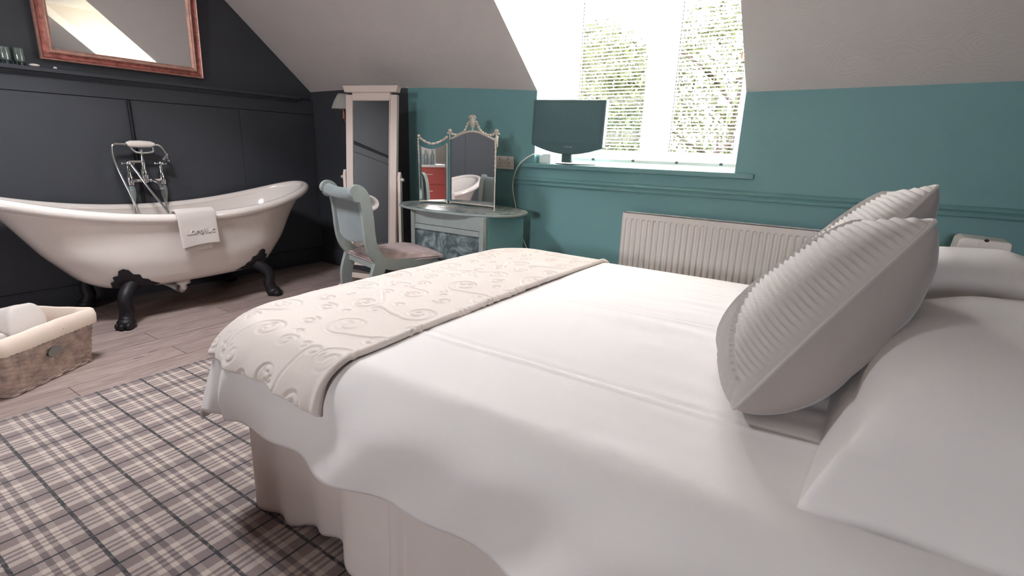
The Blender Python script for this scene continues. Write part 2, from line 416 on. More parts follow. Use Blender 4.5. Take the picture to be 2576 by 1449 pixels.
for xa, xb, y0_, y1_ in ((XL, SK[0], YF, ya), (SK[1], XR, YF, ya), (SK[0], SK[1], YF, SK[2]), (SK[0], SK[1], SK[3], ya)):
    slab(b, [(xa, y1_, ZC), (xb, y1_, ZC), (xb, y0_, ZC), (xa, y0_, ZC)])
slab(b, [(DX0 - .05, ys(DX0, DTOP) - .02, DTOP), (DX1 + .05, ys(DX1, DTOP) - .02, DTOP), (DX1 + .05, WY + .1, DTOP), (DX0 - .05, WY + .1, DTOP)])
structure(b.build('ceiling', M_paper))
def gable(x0, x1, name, m):
    bb = MB(); kx = XL if x0 < -2 else XR
    bb.prism([(YF - .1, -.05), (YB + .1, -.05), (YB + .1, knee(kx)), (ys(kx, ZC), ZC), (YF - .1, ZC)], lambda a, c, d: (d, a, c), x0, x1)
    return structure(bb.build(name, m))
gable(XL - .12, XL, 'wall_left', M_dark); gable(XR, XR + .12, 'wall_right', M_dark)
# rear wall with an added window, out of view, for fill light
RW = (-.50, .45, 1.40, 2.15)
b = MB(); b.box(XL - .1, RW[0], YF - .12, YF, -.05, ZC).box(RW[1], XR + .1, YF - .12, YF, -.05, ZC).box(RW[0], RW[1], YF - .12, YF, -.05, RW[2]).box(RW[0], RW[1], YF - .12, YF, RW[3], ZC)
structure(b.build('wall_rear', M_white_paint))

def window(name, x0, x1, y, z0, z1, muls, d=.06, sgn=1):
    t = bpy.data.objects.new(name, None); COL.objects.link(t); structure(t)
    b = MB(); w = .055
    b.box(x0, x1, y, y + d, z0, z0 + w); b.box(x0, x1, y, y + d, z1 - w, z1); b.box(x0, x0 + w, y, y + d, z0, z1); b.box(x1 - w, x1, y, y + d, z0, z1)
    for m_, ww in muls: b.box(m_ - ww / 2, m_ + ww / 2, y, y + d, z0 + w, z1 - w)
    b.build('window_frame', M_pvc, t, bevel=.006)
    xs_ = [x0 + w] + sum([[m_ - ww / 2, m_ + ww / 2] for m_, ww in muls], []) + [x1 - w]
    g = .045
    for i in range(0, len(xs_), 2):
        a, c = xs_[i], xs_[i + 1]; sb = MB()
        yy0, yy1 = y - .012 * sgn, y + .03
        sb.box(a, c, yy0, yy1, z0 + w, z0 + w + g); sb.box(a, c, yy0, yy1, z1 - w - g, z1 - w)
        sb.box(a, a + g, yy0, yy1, z0 + w + g, z1 - w - g); sb.box(c - g, c, yy0, yy1, z0 + w + g, z1 - w - g)
        s_ = sb.build('sash', M_pvc, t, bevel=.004)
        MB().box(a + g - .003, c - g + .003, y + .018, y + .022, z0 + w + g - .003, z1 - w - g + .003).build('pane', M_glass, s_)
        MB().box(a + g, a + g + .006, y + .004, y + .017, z0 + w + g, z1 - w - g).box(c - g - .006, c - g, y + .004, y + .017, z0 + w + g, z1 - w - g).build('gasket', M_black, s_)
    return t
window('window_1', DX0, DX1, WY, SILL, DTOP, [(-1.16, .10)])
window('window_added_rear', RW[0], RW[1], YF - .09, RW[2], RW[3], [], sgn=-1)  # unseen window, added to let in fill daylight
# small unseen roof light, added in the flat ceiling to brighten the bath side
t = bpy.data.objects.new('window_added_roof', None); COL.objects.link(t); structure(t)
b = MB(); x0, x1, y0, y1 = SK
for q in ((x0, x0 + .03, y0, y1), (x1 - .03, x1, y0, y1), (x0 + .03, x1 - .03, y0, y0 + .03), (x0 + .03, x1 - .03, y1 - .03, y1)): b.box(*q, ZC + .03, ZC + .075)
b.build('window_frame', M_pvc, t)
MB().box(x0 + .028, x1 - .028, y0 + .028, y1 - .028, ZC + .05, ZC + .054).build('pane', M_glass, t)

# window sill board
b = MB().box(DX0 + .001, DX1 - .001, YB + .001, WY - .001, SILL - .03, SILL).box(DX0 - .10, DX1 + .10, YB - .022, YB - .001, SILL - .03, SILL)
structure(b.build('trim_1', M_gloss_teal, bevel=.006))
# dado rail on the back wall
def rail(z, x0, x1, name, m):
    prof = [(0, 0), (.012, .0), (.018, .008), (.012, .016), (.016, .026), (.024, .034), (.014, .046), (.006, .05), (0, .052)]
    bb = MB(); bb.prism([(YB - p - .0005, z + q) for p, q in prof], lambda a, c, d: (d, a, c), x0, x1)
    return structure(bb.build(name, m, bevel=.002))
rail(.872, -2.0, XR - .001, 'trim_2', M_gloss_teal)
# baseboards
b = MB(); b.prism([(YB - .001, 0.001), (YB - .02, 0.001), (YB - .02, .13), (YB - .012, .15), (YB - .001, .152)], lambda a, c, d: (d, a, c), XD, XR - .001)
structure(b.build('baseboard_back', M_gloss_teal))
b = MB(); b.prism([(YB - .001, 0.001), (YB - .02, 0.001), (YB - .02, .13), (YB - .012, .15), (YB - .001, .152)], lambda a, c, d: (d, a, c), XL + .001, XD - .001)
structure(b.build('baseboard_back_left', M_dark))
b = MB(); b.prism([(XL + .001, .001), (XL + .016, .001), (XL + .016, .13), (XL + .01, .145), (XL + .001, .148)], lambda a, c, d: (a, d, c), YF, YB - .022)
structure(b.build('baseboard_left', M_dark))
# left wall boarding: dado panels, ledge on top
b = MB(); pt = .024
b.box(XL + .001, XL + pt, YF + .001, YB - .001, 1.34, 1.455)
b.box(XL + .001, XL + .075, YF + .001, YB - .16, 1.455, 1.478)
b.prism([(XL + .001, 1.42), (XL + .03, 1.43), (XL + .055, 1.4545), (XL + .001, 1.4545)], lambda a, c, d: (a, d, c), YF + .001, YB - .17)
structure(b.build('trim_3', M_dark, bevel=.003))
b = MB()
for y0, y1 in ((YF + .002, .30), (.303, 2.33), (2.333, YB - .002)):
    b.box(XL + .001, XL + pt, y0, y1, .15, 1.337)
structure(b.build('trim_4', M_dark, bevel=.002))

# carpet covering the bedroom half
CX = -2.648
crp = MB().box(CX, XR - .002, YF + .002, YB - .021, .0, .007).build('carpet', M_plaid)
crp.location.z = .0005
tag(crp, 'plaid carpet in grey mauve and cream checks with dark lines', 'carpet')

# ------------------------------------------------------------------ cloth over the bed
BX0, BX1, BY0, BY1, BZ = -1.41, .60, .735, 2.13, .612
RC = .13
def drape(U, V, z0, r, flare=.12, lmax=9.):
    """U along the bed, V across; beyond the edges the cloth bends down"""
    a = np.maximum(BX0 + RC - U, 0); bn = np.maximum(BY0 + RC - V, 0); bf = np.maximum(V - BY1 + RC, 0); b_ = np.where(bn > 0, bn, bf)
    D = (a ** 4 + b_ ** 4) ** .25; L = np.minimum(np.maximum(D - RC, 0), lmax); dx = -a; dy = np.where(bn > 0, -bn, bf)
    nrm = np.sqrt(dx ** 2 + dy ** 2) + 1e-9; dx = dx / nrm; dy = dy / nrm
    q = PI * r / 2
    o = np.where(L < q, r * np.sin(L / r), r + (L - q) * flare); h = np.where(L < q, r * (1 - np.cos(L / r)), r + (L - q))
    X = np.clip(U, BX0 + RC, None) + dx * np.minimum(D, RC); Y = np.clip(V, BY0 + RC, BY1 - RC) + dy * np.minimum(D, RC)
    return X, Y, np.full_like(U, z0), dx, dy, o, h, L

# base and mattress
bed = thing('bed', 'double divan bed dressed in white linen below the window', 'bed')
MB().box(BX0 + .03, BX1, BY0 + .03, BY1 - .03, .05, .33).build('divan_base', M_skirt, bed, bevel=.02)
MB().box(BX0 + .035, BX1, BY0 + .035, BY1 - .035, .331, .555).build('mattress', M_linen, bed, bevel=.05, seg=4)
for x in (BX0 + .15, BX1 - .15):
    for y in (BY0 + .15, BY1 - .15): MB().lathe([(.02, .008), (.026, .05)], (x, y, 0), 12).build('castor', M_black, bed)

# duvet
def make_duvet():
    hu, hv = .37, .30; du = .0095
    u = np.arange(BX0 - hu, BX1 - .02, du); v = np.arange(BY0 - hv, BY1 + hv, du)
    U, V = np.meshgrid(u, v, indexing='ij')
    X, Y, Z, dx, dy, o, h, L = drape(U, V, BZ, .115, .07, .385)
    a = np.maximum(BX0 + RC - U, 0); bn = np.maximum(BY0 + RC - V, 0)
    # fullness
    hang = np.clip((L - .06) / .3, 0, 1)
    near = np.clip(bn / RC, 0, 1)
    ang = np.arctan2(bn, a + 1e-9)
    cor = np.exp(-((ang - PI / 4) / .5) ** 2) * np.clip(a / RC, 0, 1) * near
    fold = .012 * np.sin(11 * (U + 1.25 * L) + .8) * near + .009 * np.sin(23 * (U + 1.0 * L) + 2.) * near + .010 * np.sin(14 * V + 1) * np.clip(a / RC, 0, 1)
    cw = np.clip(a / RC * 1.4, 0, 1) * np.clip(bn / RC * 1.4, 0, 1)
    fold += (-.034 * np.exp(-((ang - 1.28) / .13) ** 2) + .024 * np.exp(-((ang - .85) / .28) ** 2)) * cw
    fold += .006 * fbm(U * 1.0, V, 3, 3, 9)
    o2 = o + fold * hang * 1.5 + .02 * cor * hang
    # swing of the hem
    h2 = h * (1 + .02 * np.sin(5 * U)) + .015 * hang * np.sin(4 * U + 1)
    top = np.exp(-(L / .05) ** 2)
    # centre puff, ironed creases along the bed, gathered ripples
    zz = .010 * np.cos((V - (BY0 + BY1) / 2) * 1.9) + .0035 * fbm(U * .8, V, 8, 3, 7)
    zz += .0030 * fbm(U * .55, V * 4.2, 11, 3, 9) * np.clip((U + .75) * 2, 0, 1)
    for yc, am in ((.955, .0035), (1.475, .003), (1.85, .002)):
        d = V - yc - .006 * np.sin(U * 3)
        zz += am * np.exp(-(d / .005) ** 2) - am * .7 * np.exp(-((d - .012) / .007) ** 2)
    P = np.stack([X + dx * o2, Y + dy * o2, Z - h2 + zz * top], -1)
    o_ = mkmesh('duvet', P.reshape(-1, 3), gridfaces(len(u), len(v)), M_linen)
    so = o_.modifiers.new('s', 'SOLIDIFY'); so.thickness = .006; so.offset = -1
    tag(o_, 'plain white duvet cover spread over the bed, hanging down its sides', 'duvet')
make_duvet()

# valance (box pleated skirt)
def make_skirt():
    pts = []; x0, x1, y0, y1 = BX0 + .015, BX1, BY0 - .02, BY1 + .02
    path = [(x1, y0), (x0, y0), (x0, y1), (x1, y1)]; s = 0; P = []
    step = .008
    for (ax, ay), (bx, by) in zip(path[:-1], path[1:]):
        d = math.hypot(bx - ax, by - ay); n = int(d / step); nx, ny = (by - ay) / d * -1, (bx - ax) / d
        nx, ny = -nx, -ny
        for i in range(n + 1):
            t = i / n; P.append((ax + (bx - ax) * t, ay + (by - ay) * t, nx, ny, s + d * t))
        s += d
    P = np.array(P); nz = 26; z = np.linspace(.016, .36, nz); out = []
    S = P[:, 4]
    wob = .016 * np.sin(S * 19 + 1.2 * np.sin(S * 5)) + .012 * np.sin(S * 37 + 2 * np.sin(S * 7)) + .01 * np.sin(S * 8)
    pl = np.zeros_like(S)
    for c in (.55, 1.04, 1.38, 3.1, 5.0): pl -= .03 * np.exp(-((S - c) / .022) ** 4)
    for k in range(nz):
        t = (z[k] - .008) / .352; am = (1 - t) ** .8
        w = (wob + pl) * (am * .9 + .1)
        zz = z[k] + (.012 * np.sin(S * 19 + 1.2 * np.sin(S * 5) + 1) + .010) * max(0, 1 - t)
        out.append(np.stack([P[:, 0] + P[:, 2] * -w * -1, P[:, 1] + P[:, 3] * -w * -1, zz], -1))
    A = np.stack(out, 1)
    o_ = mkmesh('bed_valance', A.reshape(-1, 3), gridfaces(len(P), nz), M_skirt)
    so = o_.modifiers.new('s', 'SOLIDIFY'); so.thickness = .002; so.offset = 0
    tag(o_, 'white pleated valance skirt around the divan down to the plaid carpet', 'bed skirt')
make_skirt()

# scroll pattern for the runner
def scroll_curves(w, l):
    R = np.random.RandomState(21); cs = []; placed = []
    def spiral(cx, cy, r, a0, turns, s, tail):
        n = int(60 * turns); t = np.linspace(0, 1, n); rad = r * (1 - .78 * t); th = a0 + s * turns * 2 * PI * t
        p = np.stack([cx + rad * np.cos(th), cy + rad * np.sin(th)], -1)
        if tail > 0:
            tx, ty = s * math.sin(a0), -s * math.cos(a0); nx, ny = math.cos(a0), math.sin(a0)
            q = np.linspace(0, 1, 30)[:, None]
            tl = p[0] + q * tail * np.array([tx, ty]) + (np.sin(q * PI) * tail * .12 + q ** 2 * tail * .35) * np.array([nx, ny])
            p = np.concatenate([tl[::-1], p])
            e = tl[-1]; rr = tail * .22; k = np.linspace(0, 1.25 * 2 * PI, 34)[:, None]
            a1 = math.atan2(ty, tx) - s * PI / 2 * -1
            c = e + rr * np.array([math.cos(a1), math.sin(a1)]) * -1 * -1
            ph = a1 + PI
            small = c + rr * (1 - .55 * k / (1.25 * 2 * PI)) * np.concatenate([np.cos(ph - s * k * -1), np.sin(ph - s * k * -1)], 1)
            p = np.concatenate([small[::-1], p])
        return p
    big = 0; tries = 0
    while tries < 4000 and len(placed) < 95:
        tries += 1
        kind = 0 if tries < 900 else (1 if tries < 2200 else 2)
        r = (.056, .030, .015)[kind] * (.9 + .3 * R.rand())
        x, y = R.rand() * w, R.rand() * l
        ok = all(math.hypot(x - a, y - b_) > (r + q) * (1.5 if kind == 0 and q > .03 else 1.3) for a, b_, q in placed)
        if not ok: continue
        placed.append((x, y, r)); s = 1 if R.rand() > .5 else -1
        cs.append(spiral(x, y, r, R.rand() * 2 * PI, (1.35, 1.2, .75)[kind], s, (.085, .0, 0)[kind]))
        if kind == 0:
            for k in range(2):
                a = R.rand() * 6.28; t = np.linspace(0, PI * 1.1, 14)
                cs.append(np.stack([x + r * .35 * np.cos(a) + .012 * np.cos(t + a), y + r * .35 * np.sin(a) + .009 * np.sin(t + a)], -1))
    return cs

def make_runner():
    u0, u1 = BX0 - .115, -.905; v0, v1 = BY0 - .165, BY1 + .165; du = .0034
    u = np.arange(u0, u1, du); v = np.arange(v0, v1, du); U, V = np.meshgrid(u, v, indexing='ij')
    X, Y, Z, dx, dy, o, h, L = drape(U, V, BZ + .010, .128, .05)
    D = np.full(U.shape, 1.0)
    for c in scroll_curves(u1 - u0, v1 - v0):
        n = len(c)
        for k, (a, b_) in enumerate(c):
            i, j = int(a / du), int(b_ / du); w = 5
            i0, i1, j0, j1 = max(i - w, 0), min(i + w + 1, U.shape[0]), max(j - w, 0), min(j + w + 1, U.shape[1])
            if i0 >= i1 or j0 >= j1: continue
            d = np.hypot(U[i0:i1, j0:j1] - u0 - a, V[i0:i1, j0:j1] - v0 - b_)
            D[i0:i1, j0:j1] = np.minimum(D[i0:i1, j0:j1], d)
    g = -.0036 * np.exp(-(D / .0038) ** 2) + .0008 * np.exp(-((D - .009) / .004) ** 2)
    e = np.minimum(u1 - U, np.minimum(U - u0, np.minimum(V - v0, v1 - V)))
    roll = .008 * np.exp(-((u1 - U - .012) / .011) ** 2)
    edge = -.010 * np.exp(-(e / .004) ** 2)
    hang = np.clip((L - .08) / .12, 0, 1)
    fold = (.010 * np.sin(U * 26 + 5 * V) + .006 * np.sin(U * 60 + 2)) * hang * (np.abs(V - 1.4) > .6)
    lump = .004 * fbm(U, V, 31, 3, 14)
    puff = .010 * np.cos((V - (BY0 + BY1) / 2) * 1.9)
    disp = g + roll + edge + lump + fold
    topw = np.clip(1 - L / .12, 0, 1); sn = 1 - topw
    lip = .03 * np.clip((L - .1) / .1, 0, 1) * np.clip((U + 1.08) / .18, 0, 1)  # a longer corner at the inner edge
    P = np.stack([X + dx * (o + disp * sn + .006), Y + dy * (o + disp * sn + .006), Z - h - lip + (disp * topw + puff * np.exp(-(L / .05) ** 2))], -1)
    r = mkmesh('bed_runner', P.reshape(-1, 3), gridfaces(len(u), len(v)), M_fleece)
    so = r.modifiers.new('s', 'SOLIDIFY'); so.thickness = .009; so.offset = -1
    tag(r, 'cream velour bed runner with sculpted scroll pattern across the foot of the bed', 'bed runner')
make_runner()

# ------------------------------------------------------------------ pillows and cushions
def pillow_mesh(w, l, t, flange, n=90, seed=1, wr=.004, dent=0):
    s = np.linspace(-1, 1, n); A, B = np.meshgrid(s, s, indexing='ij')
    X = A * w / 2; Y = B * l / 2
    fa, fb = 1 - flange * 2 / w, 1 - flange * 2 / l
    a = np.clip(np.abs(A) / fa, 0, 1); b_ = np.clip(np.abs(B) / fb, 0, 1)
    T = t / 2 * ((1 - a ** 2.6) * (1 - b ** 2.6 if False else 1 - b_ ** 2.6)) ** .5
    X = X * (1 - .05 * (1 - B ** 2) * np.abs(A)); Y = Y * (1 - .035 * (1 - A ** 2) * np.abs(B))
    w_ = fbm(X, Y, seed, 4, 9) * wr + fbm(X * 3, Y * .7, seed + 4, 2, 12) * wr * .7
    out = np.maximum((np.abs(A) - fa) / (1 - fa + 1e-9), (np.abs(B) - fb) / (1 - fb + 1e-9)); out = np.clip(out, 0, 1); wav = out * (.005 * np.sin(X * 24 + Y * 19)) - t * .40 * np.clip(out, 0, 1) ** 1.3 - t * .12 * np.maximum(a, b_) ** 4
    top = np.stack([X, Y, T + w_ * (T > 0) + .002 + wav], -1); bot = np.stack([X, Y, -T * .75 - .002 + wav], -1)
    V = np.concatenate([top.reshape(-1, 3), bot.reshape(-1, 3)]); F = gridfaces(n, n); F2 = gridfaces(n, n)[:, ::-1] + n * n
    idx = np.arange(n * n).reshape(n, n); ring = np.concatenate([idx[0, :], idx[1:, -1], idx[-1, ::-1][1:], idx[::-1, 0][1:-1]])
    E = np.stack([ring, ring + n * n, np.roll(ring, -1) + n * n, np.roll(ring, -1)], -1)
    return V, np.concatenate([F, F2, E])

def place(V, loc, rx=0, ry=0, rz=0):
    M = np.array((Matrix.Translation(loc) @ Matrix.Rotation(rz, 4, 'Z') @ Matrix.Rotation(ry, 4, 'Y') @ Matrix.Rotation(rx, 4, 'X')))
    return V @ M[:3, :3].T + M[:3, 3]

def add_pillow(loc, rot, seed, label, w=.50, l=.78, t=.19, n=90):
    V, F = pillow_mesh(w, l, t, .05, n, seed)
    o = mkmesh('pillow', place(V, loc, *rot), F, M_linen)
    tag(o, label, 'pillow'); return o
add_pillow((.268, 1.115, .742), (.0, -.03, -.02), 5, 'large white flanged pillow nearest the camera, beside the grey cushions', w=.53, l=.74, t=.25)
add_pillow((.31, 1.87, .742), (0, -.03, .03), 9, 'white flanged pillow on the far side of the bed, below the white plastic box', w=.52, l=.70, t=.25)

def cushion(size, thick, M, seed, label):
    n = 230; s = np.linspace(-1, 1, n); A, B = np.meshgrid(s, s, indexing='ij')
    H = size / 2
    rc = 1 - .05 * (np.abs(A) * np.abs(B)) ** 6
    pin = (1 - .075 * (1 - B ** 2)) * rc; pin2 = (1 - .075 * (1 - A ** 2)) * rc
    X = A * H * pin; Y = B * H * pin2
    T = thick / 2 * np.clip((1 - np.abs(A) ** 2.8) * (1 - np.abs(B) ** 2.8), 0, 1) ** .5
    # crazy-patch pleats: A runs across (+1 = near the camera side), B up
    R = np.random.RandomState(seed)
    w1 = .012 * fbm(X, Y, seed, 3, 10)
    pitch = .0125
    def pleat(c): q = (c / pitch) % 1.0; return np.where(q < .78, q / .78, (1 - q) / .22) ** .8 * .0085
    up = pleat(Y + w1 * .8 + .10 * X); across = pleat(X + w1 * .6 - .05 * Y); dg = pleat(.75 * X + .66 * Y + w1)
    l1 = B + .28 + .5 * A ; l2 = B - .05 + .9 * A
    reg = np.where(l1 > 0, 0, 1)          # 0 horizontal pleats, 1 upright pleats
    reg = np.where((l2 < -.55) & (B < -.55) & (A > -.2), 2, reg)
    reg = np.where((A < -.15) & (B > .15 + .5 * (A + .15)) & (l1 > 0), 3, reg)
    disp = np.choose(reg, [up, across * 1.5, dg, across])
    border = np.minimum(np.minimum(1 - np.abs(A), 1 - np.abs(B)) * H / .012, 1)
    seam = np.minimum(np.abs(l1), 1) ; disp *= np.clip(np.abs(l1) / .03, 0, 1)
    sag = .010 * fbm(X, Y, seed + 2, 3, 8)
    Zf = T * .74 * (1 - .32 * B) + disp * border + sag * border * .6
    F = gridfaces(n, n)
    t = bpy.data.objects.new('cushion', None); COL.objects.link(t); t.matrix_world = M; tag(t, label, 'cushion')
    mkmesh('pleated_front', np.stack([X, Y, Zf], -1).reshape(-1, 3), F, M_cush2, t)
    n2 = 90; s = np.linspace(-1, 1, n2); A, B = np.meshgrid(s, s, indexing='ij'); rc = 1 - .05 * (np.abs(A) * np.abs(B)) ** 6; X = A * H * (1 - .075 * (1 - B ** 2)) * rc; Y = B * H * (1 - .075 * (1 - A ** 2)) * rc
    T = thick / 2 * np.clip((1 - np.abs(A) ** 2.8) * (1 - np.abs(B) ** 2.8), 0, 1) ** .5
    bd = np.minimum(np.minimum(1 - np.abs(A), 1 - np.abs(B)) * 6, 1)
    cr = -.012 * np.exp(-((A - .78 + .1 * B) / .05) ** 2) * np.exp(-((B + .15) / .35) ** 2) + .008 * fbm(X, Y, seed + 9, 4, 12)
    mkmesh('plain_back', np.stack([X, Y, -T * 1.18 * (1 - .1 * B) + cr * bd], -1).reshape(-1, 3), gridfaces(n2, n2)[:, ::-1], M_cush, t)
    # piping
    pp = []
    k = 40
    for q in range(4):
        for i in range(k):
            w = -1 + 2 * i / k
            a, b_ = ((w, -1), (1, w), (-w, 1), (-1, -w))[q]
            rc = 1 - .05 * abs(a * b_) ** 6; pp.append((a * H * (1 - .075 * (1 - b_ ** 2)) * rc, b_ * H * (1 - .075 * (1 - a ** 2)) * rc, 0))
    MB().tube(pp, .0042, 6, closed=True).build('piping', M_cush2, t, smooth=True)
    return t
def frame(o, xa, ya):
    """o centre, xa local x axis, ya local y axis, z = x cross y"""
    x = Vector(xa).normalized(); z = x.cross(Vector(ya)).normalized(); y = z.cross(x)
    return Matrix(((x.x, y.x, z.x, o[0]), (x.y, y.y, z.y, o[1]), (x.z, y.z, z.z, o[2]), (0, 0, 0, 1)))
# local +x points to the camera (-Y world), +y up the leaning face, +z out of the pleated face
cushion(.465, .235, frame((-.052, 1.215, .800), (.20, -.96, .13), (.56, .04, .84)), 3, 'grey pleated patchwork cushion leaning on the pillows, nearest the camera')
cushion(.46, .19, frame((-.005, 1.66, .845), (.16, -.97, .10), (.54, .05, .85)), 14, 'grey pleated patchwork cushion behind the near one, towards the radiator')

# ------------------------------------------------------------------ bath
BCX, BCY = -3.775, 1.60
def make_bath():
    t = thing('roll_top_bath', 'white double-ended roll top bath on black claw feet by the charcoal wall', 'bath')
    tt = np.array([0, .04, .12, .4, .8, 1.]); Aa = np.array([.40, .50, .575, .71, .855, .95]); Bb = np.array([.17, .245, .285, .325, .343, .35])
    n = 96
    def rimz(dy): return .625 + .145 * np.abs(dy / .9) ** 2.1
    def ring(tv, off=0., zoff=0.):
        A = np.interp(tv, tt, Aa) + off; B = np.interp(tv, tt, Bb) + off
        ph = np.linspace(0, 2 * PI, n, endpoint=False); e = 2 / (3.0 - .75 * min(1, tv * 1.6))
        cx = np.sign(np.cos(ph)) * np.abs(np.cos(ph)) ** e; sy = np.sign(np.sin(ph)) * np.abs(np.sin(ph)) ** e
        y = A * cx; x = B * sy; rz_ = rimz(y / A * .9)
        zb = .192; z = zb + (rz_ - zb) * tv + zoff
        return np.stack([BCX + x, BCY + y, z], -1)
    lv = np.concatenate([[0, .01, .025, .05, .085, .13], np.linspace(.2, 1, 14)])
    # smooth interpolation of the shell width
    def sm(tv): return tv
    R = [ring(v) for v in lv]
    V = np.concatenate(R); nl = len(lv); F = gridfaces(nl, n, False, True)[:, ::-1].tolist(); F.append(tuple(range(n)))
    o = mkmesh('outer_shell', V, F, M_enamel, t)
    lv2 = np.linspace(1, .08, 16); R2 = [ring(v, -.024, 0.0) for v in lv2]
    V = np.concatenate(R2); F = gridfaces(len(lv2), n, False, True).tolist(); F.append(tuple((len(lv2) - 1) * n + k for k in range(n)))
    mkmesh('inner_shell', V, F, M_enamel, t)
    rr = ring(1.0, .004, .0)
    MB().tube([tuple(p) for p in rr], .030, 16, closed=True).build('rolled_rim', M_enamel, t, smooth=True)
    # claw feet
    for sx in (1, -1):
        for sy in (1, -1):
            fx, fy = BCX + sx * .295, BCY + sy * .455 - .005
            d = Vector((sx * .62, sy * .78, 0)).normalized(); sd = Vector((-d.y, d.x, 0))
            def P(o_, s_, z_): return Vector((fx, fy, 0)) + d * o_ + sd * s_ + Vector((0, 0, z_))
            b = MB()
            pth = [P(-.10, 0, .25), P(-.055, 0, .225), P(-.015, 0, .19), P(.0, 0, .14), P(-.008, 0, .10), P(.0, 0, .065), P(.012, 0, .045)]
            b.tube([tuple(p) for p in spline(pth, 5)], [.036 + .008 * abs(k / 30 - .45) for k in range(31)][:len(spline(pth, 5))], 12)
            # paw
            Mx = Matrix.Rotation(math.atan2(d.y, d.x), 4, 'Z')
            b.ball(P(.015, 0, .036), (.052, .048, .035), 8, Mx)
            for q in (-.03, 0, .03):
                b.ball(P(.052 - abs(q) * .4, q, .022), (.028, .018, .022), 6, Mx)
            foot = b.build('claw_foot', M_iron, t, smooth=True)
            # shield plate hugging the shell
            def shell_t(q, z):
                tv = max(0., (z - .192) / (rimz(.465) - .192)); A = float(np.interp(tv, tt, Aa)); B = float(np.interp(tv, tt, Bb)); ee = 3.0 - .75 * min(1, tv * 1.6)
                lo, hi = -.35, .2
                for _ in range(40):
                    m = (lo + hi) / 2; p = q + d * m
                    if abs((p.x - BCX) / B) ** ee + abs((p.y - BCY) / A) ** ee > 1: hi = m
                    else: lo = m
                return lo
            pr = [(-.100, .0), (-.075, .045), (-.055, .055), (-.052, .082), (-.028, .088), (-.018, .118), (0, .128), (.018, .118), (.028, .088), (.052, .082), (.055, .055), (.075, .045), (.100, .0), (.06, -.02), (.03, -.03), (-.03, -.03), (-.06, -.02)]
            V = []; K = 4; n_ = len(pr)
            for sc, th in ((1.0, -.004), (1.0, .008), (.72, .016), (.4, .019), (.05, .021)):
                for a_, c_ in pr:
                    a2, c2 = a_ * sc, .04 + (c_ - .04) * sc; q = Vector((fx, fy, 0)) + sd * a2; z_ = .222 + c2
                    p = q + d * (shell_t(q, z_) + th); V.append((p.x, p.y, z_))
            F = [(i * n_ + j, i * n_ + (j + 1) % n_, (i + 1) * n_ + (j + 1) % n_, (i + 1) * n_ + j) for i in range(4) for j in range(n_)] + [tuple(4 * n_ + j for j in range(n_))]
            b = MB(); b.add(V, F); b.build('shield', M_iron, foot, smooth=True)
    b = MB(); b.lathe([(.045, .165), (.045, .19), (.03, .2)], (BCX + .12, BCY - .06, 0), 20)
    b.tube([(BCX + .12, BCY - .06, .165), (BCX + .12, BCY - .06, .135), (BCX + .09, BCY - .06, .115), (BCX + .02, BCY - .05, .11), (BCX - .1, BCY - .05, .12), (BCX - .2, BCY - .05, .12)], .022, 12)
    b.build('waste_trap', M_plastic, t, smooth=True)
    return t
make_bath()

# towel over the rim
def make_towel():
    y0, y1 = 1.435, 1.665
    path = spline([(-3.475, .52), (-3.472, .60), (-3.462, .652), (-3.43, .678), (-3.398, .668), (-3.383, .63), (-3.378, .56), (-3.374, .50), (-3.37, .445)], 6)
    n = len(path); ny = 44; V = []
    for i, (x, z) in enumerate(path):
        t = i / (n - 1)
        for j in range(ny):
            s = j / (ny - 1); wd = .012 * t * (s - .5)
            V.append((x + .0022 * math.sin(s * 7 + t * 2) * t + .0008 * math.sin(s * 23) * t, y0 + (y1 - y0) * s + wd + .02 * t * (1 - s) * .9, z + .018 * math.sin(s * 2.2) * (1 if t > .5 else 0) * t))
    t_ = thing('towel', 'white folded hand towel draped over the bath rim', 'towel')
    o = mkmesh('towel_cloth', np.array(V), gridfaces(n, ny), M_towel, t_)
    so = o.modifiers.new('s', 'SOLIDIFY'); so.thickness = .012; so.offset = 0; so.use_rim = True
    ss = o.modifiers.new('ss', 'SUBSURF'); ss.levels = ss.render_levels = 1
    # second fold showing below
    b = MB(); b.box(-3.389, -3.381, y0 + .03, y1 - .035, .428, .56); b.build('under_fold', M_towel, t_, bevel=.003)
    Mt = frame((-3.3672, 1.562, .548), (.02, 1, .02), (0, 0, 1))
    text('embossed_lettering', 'Lorelluc', .052, M_towel, t_, Mt, .0030)
make_towel()

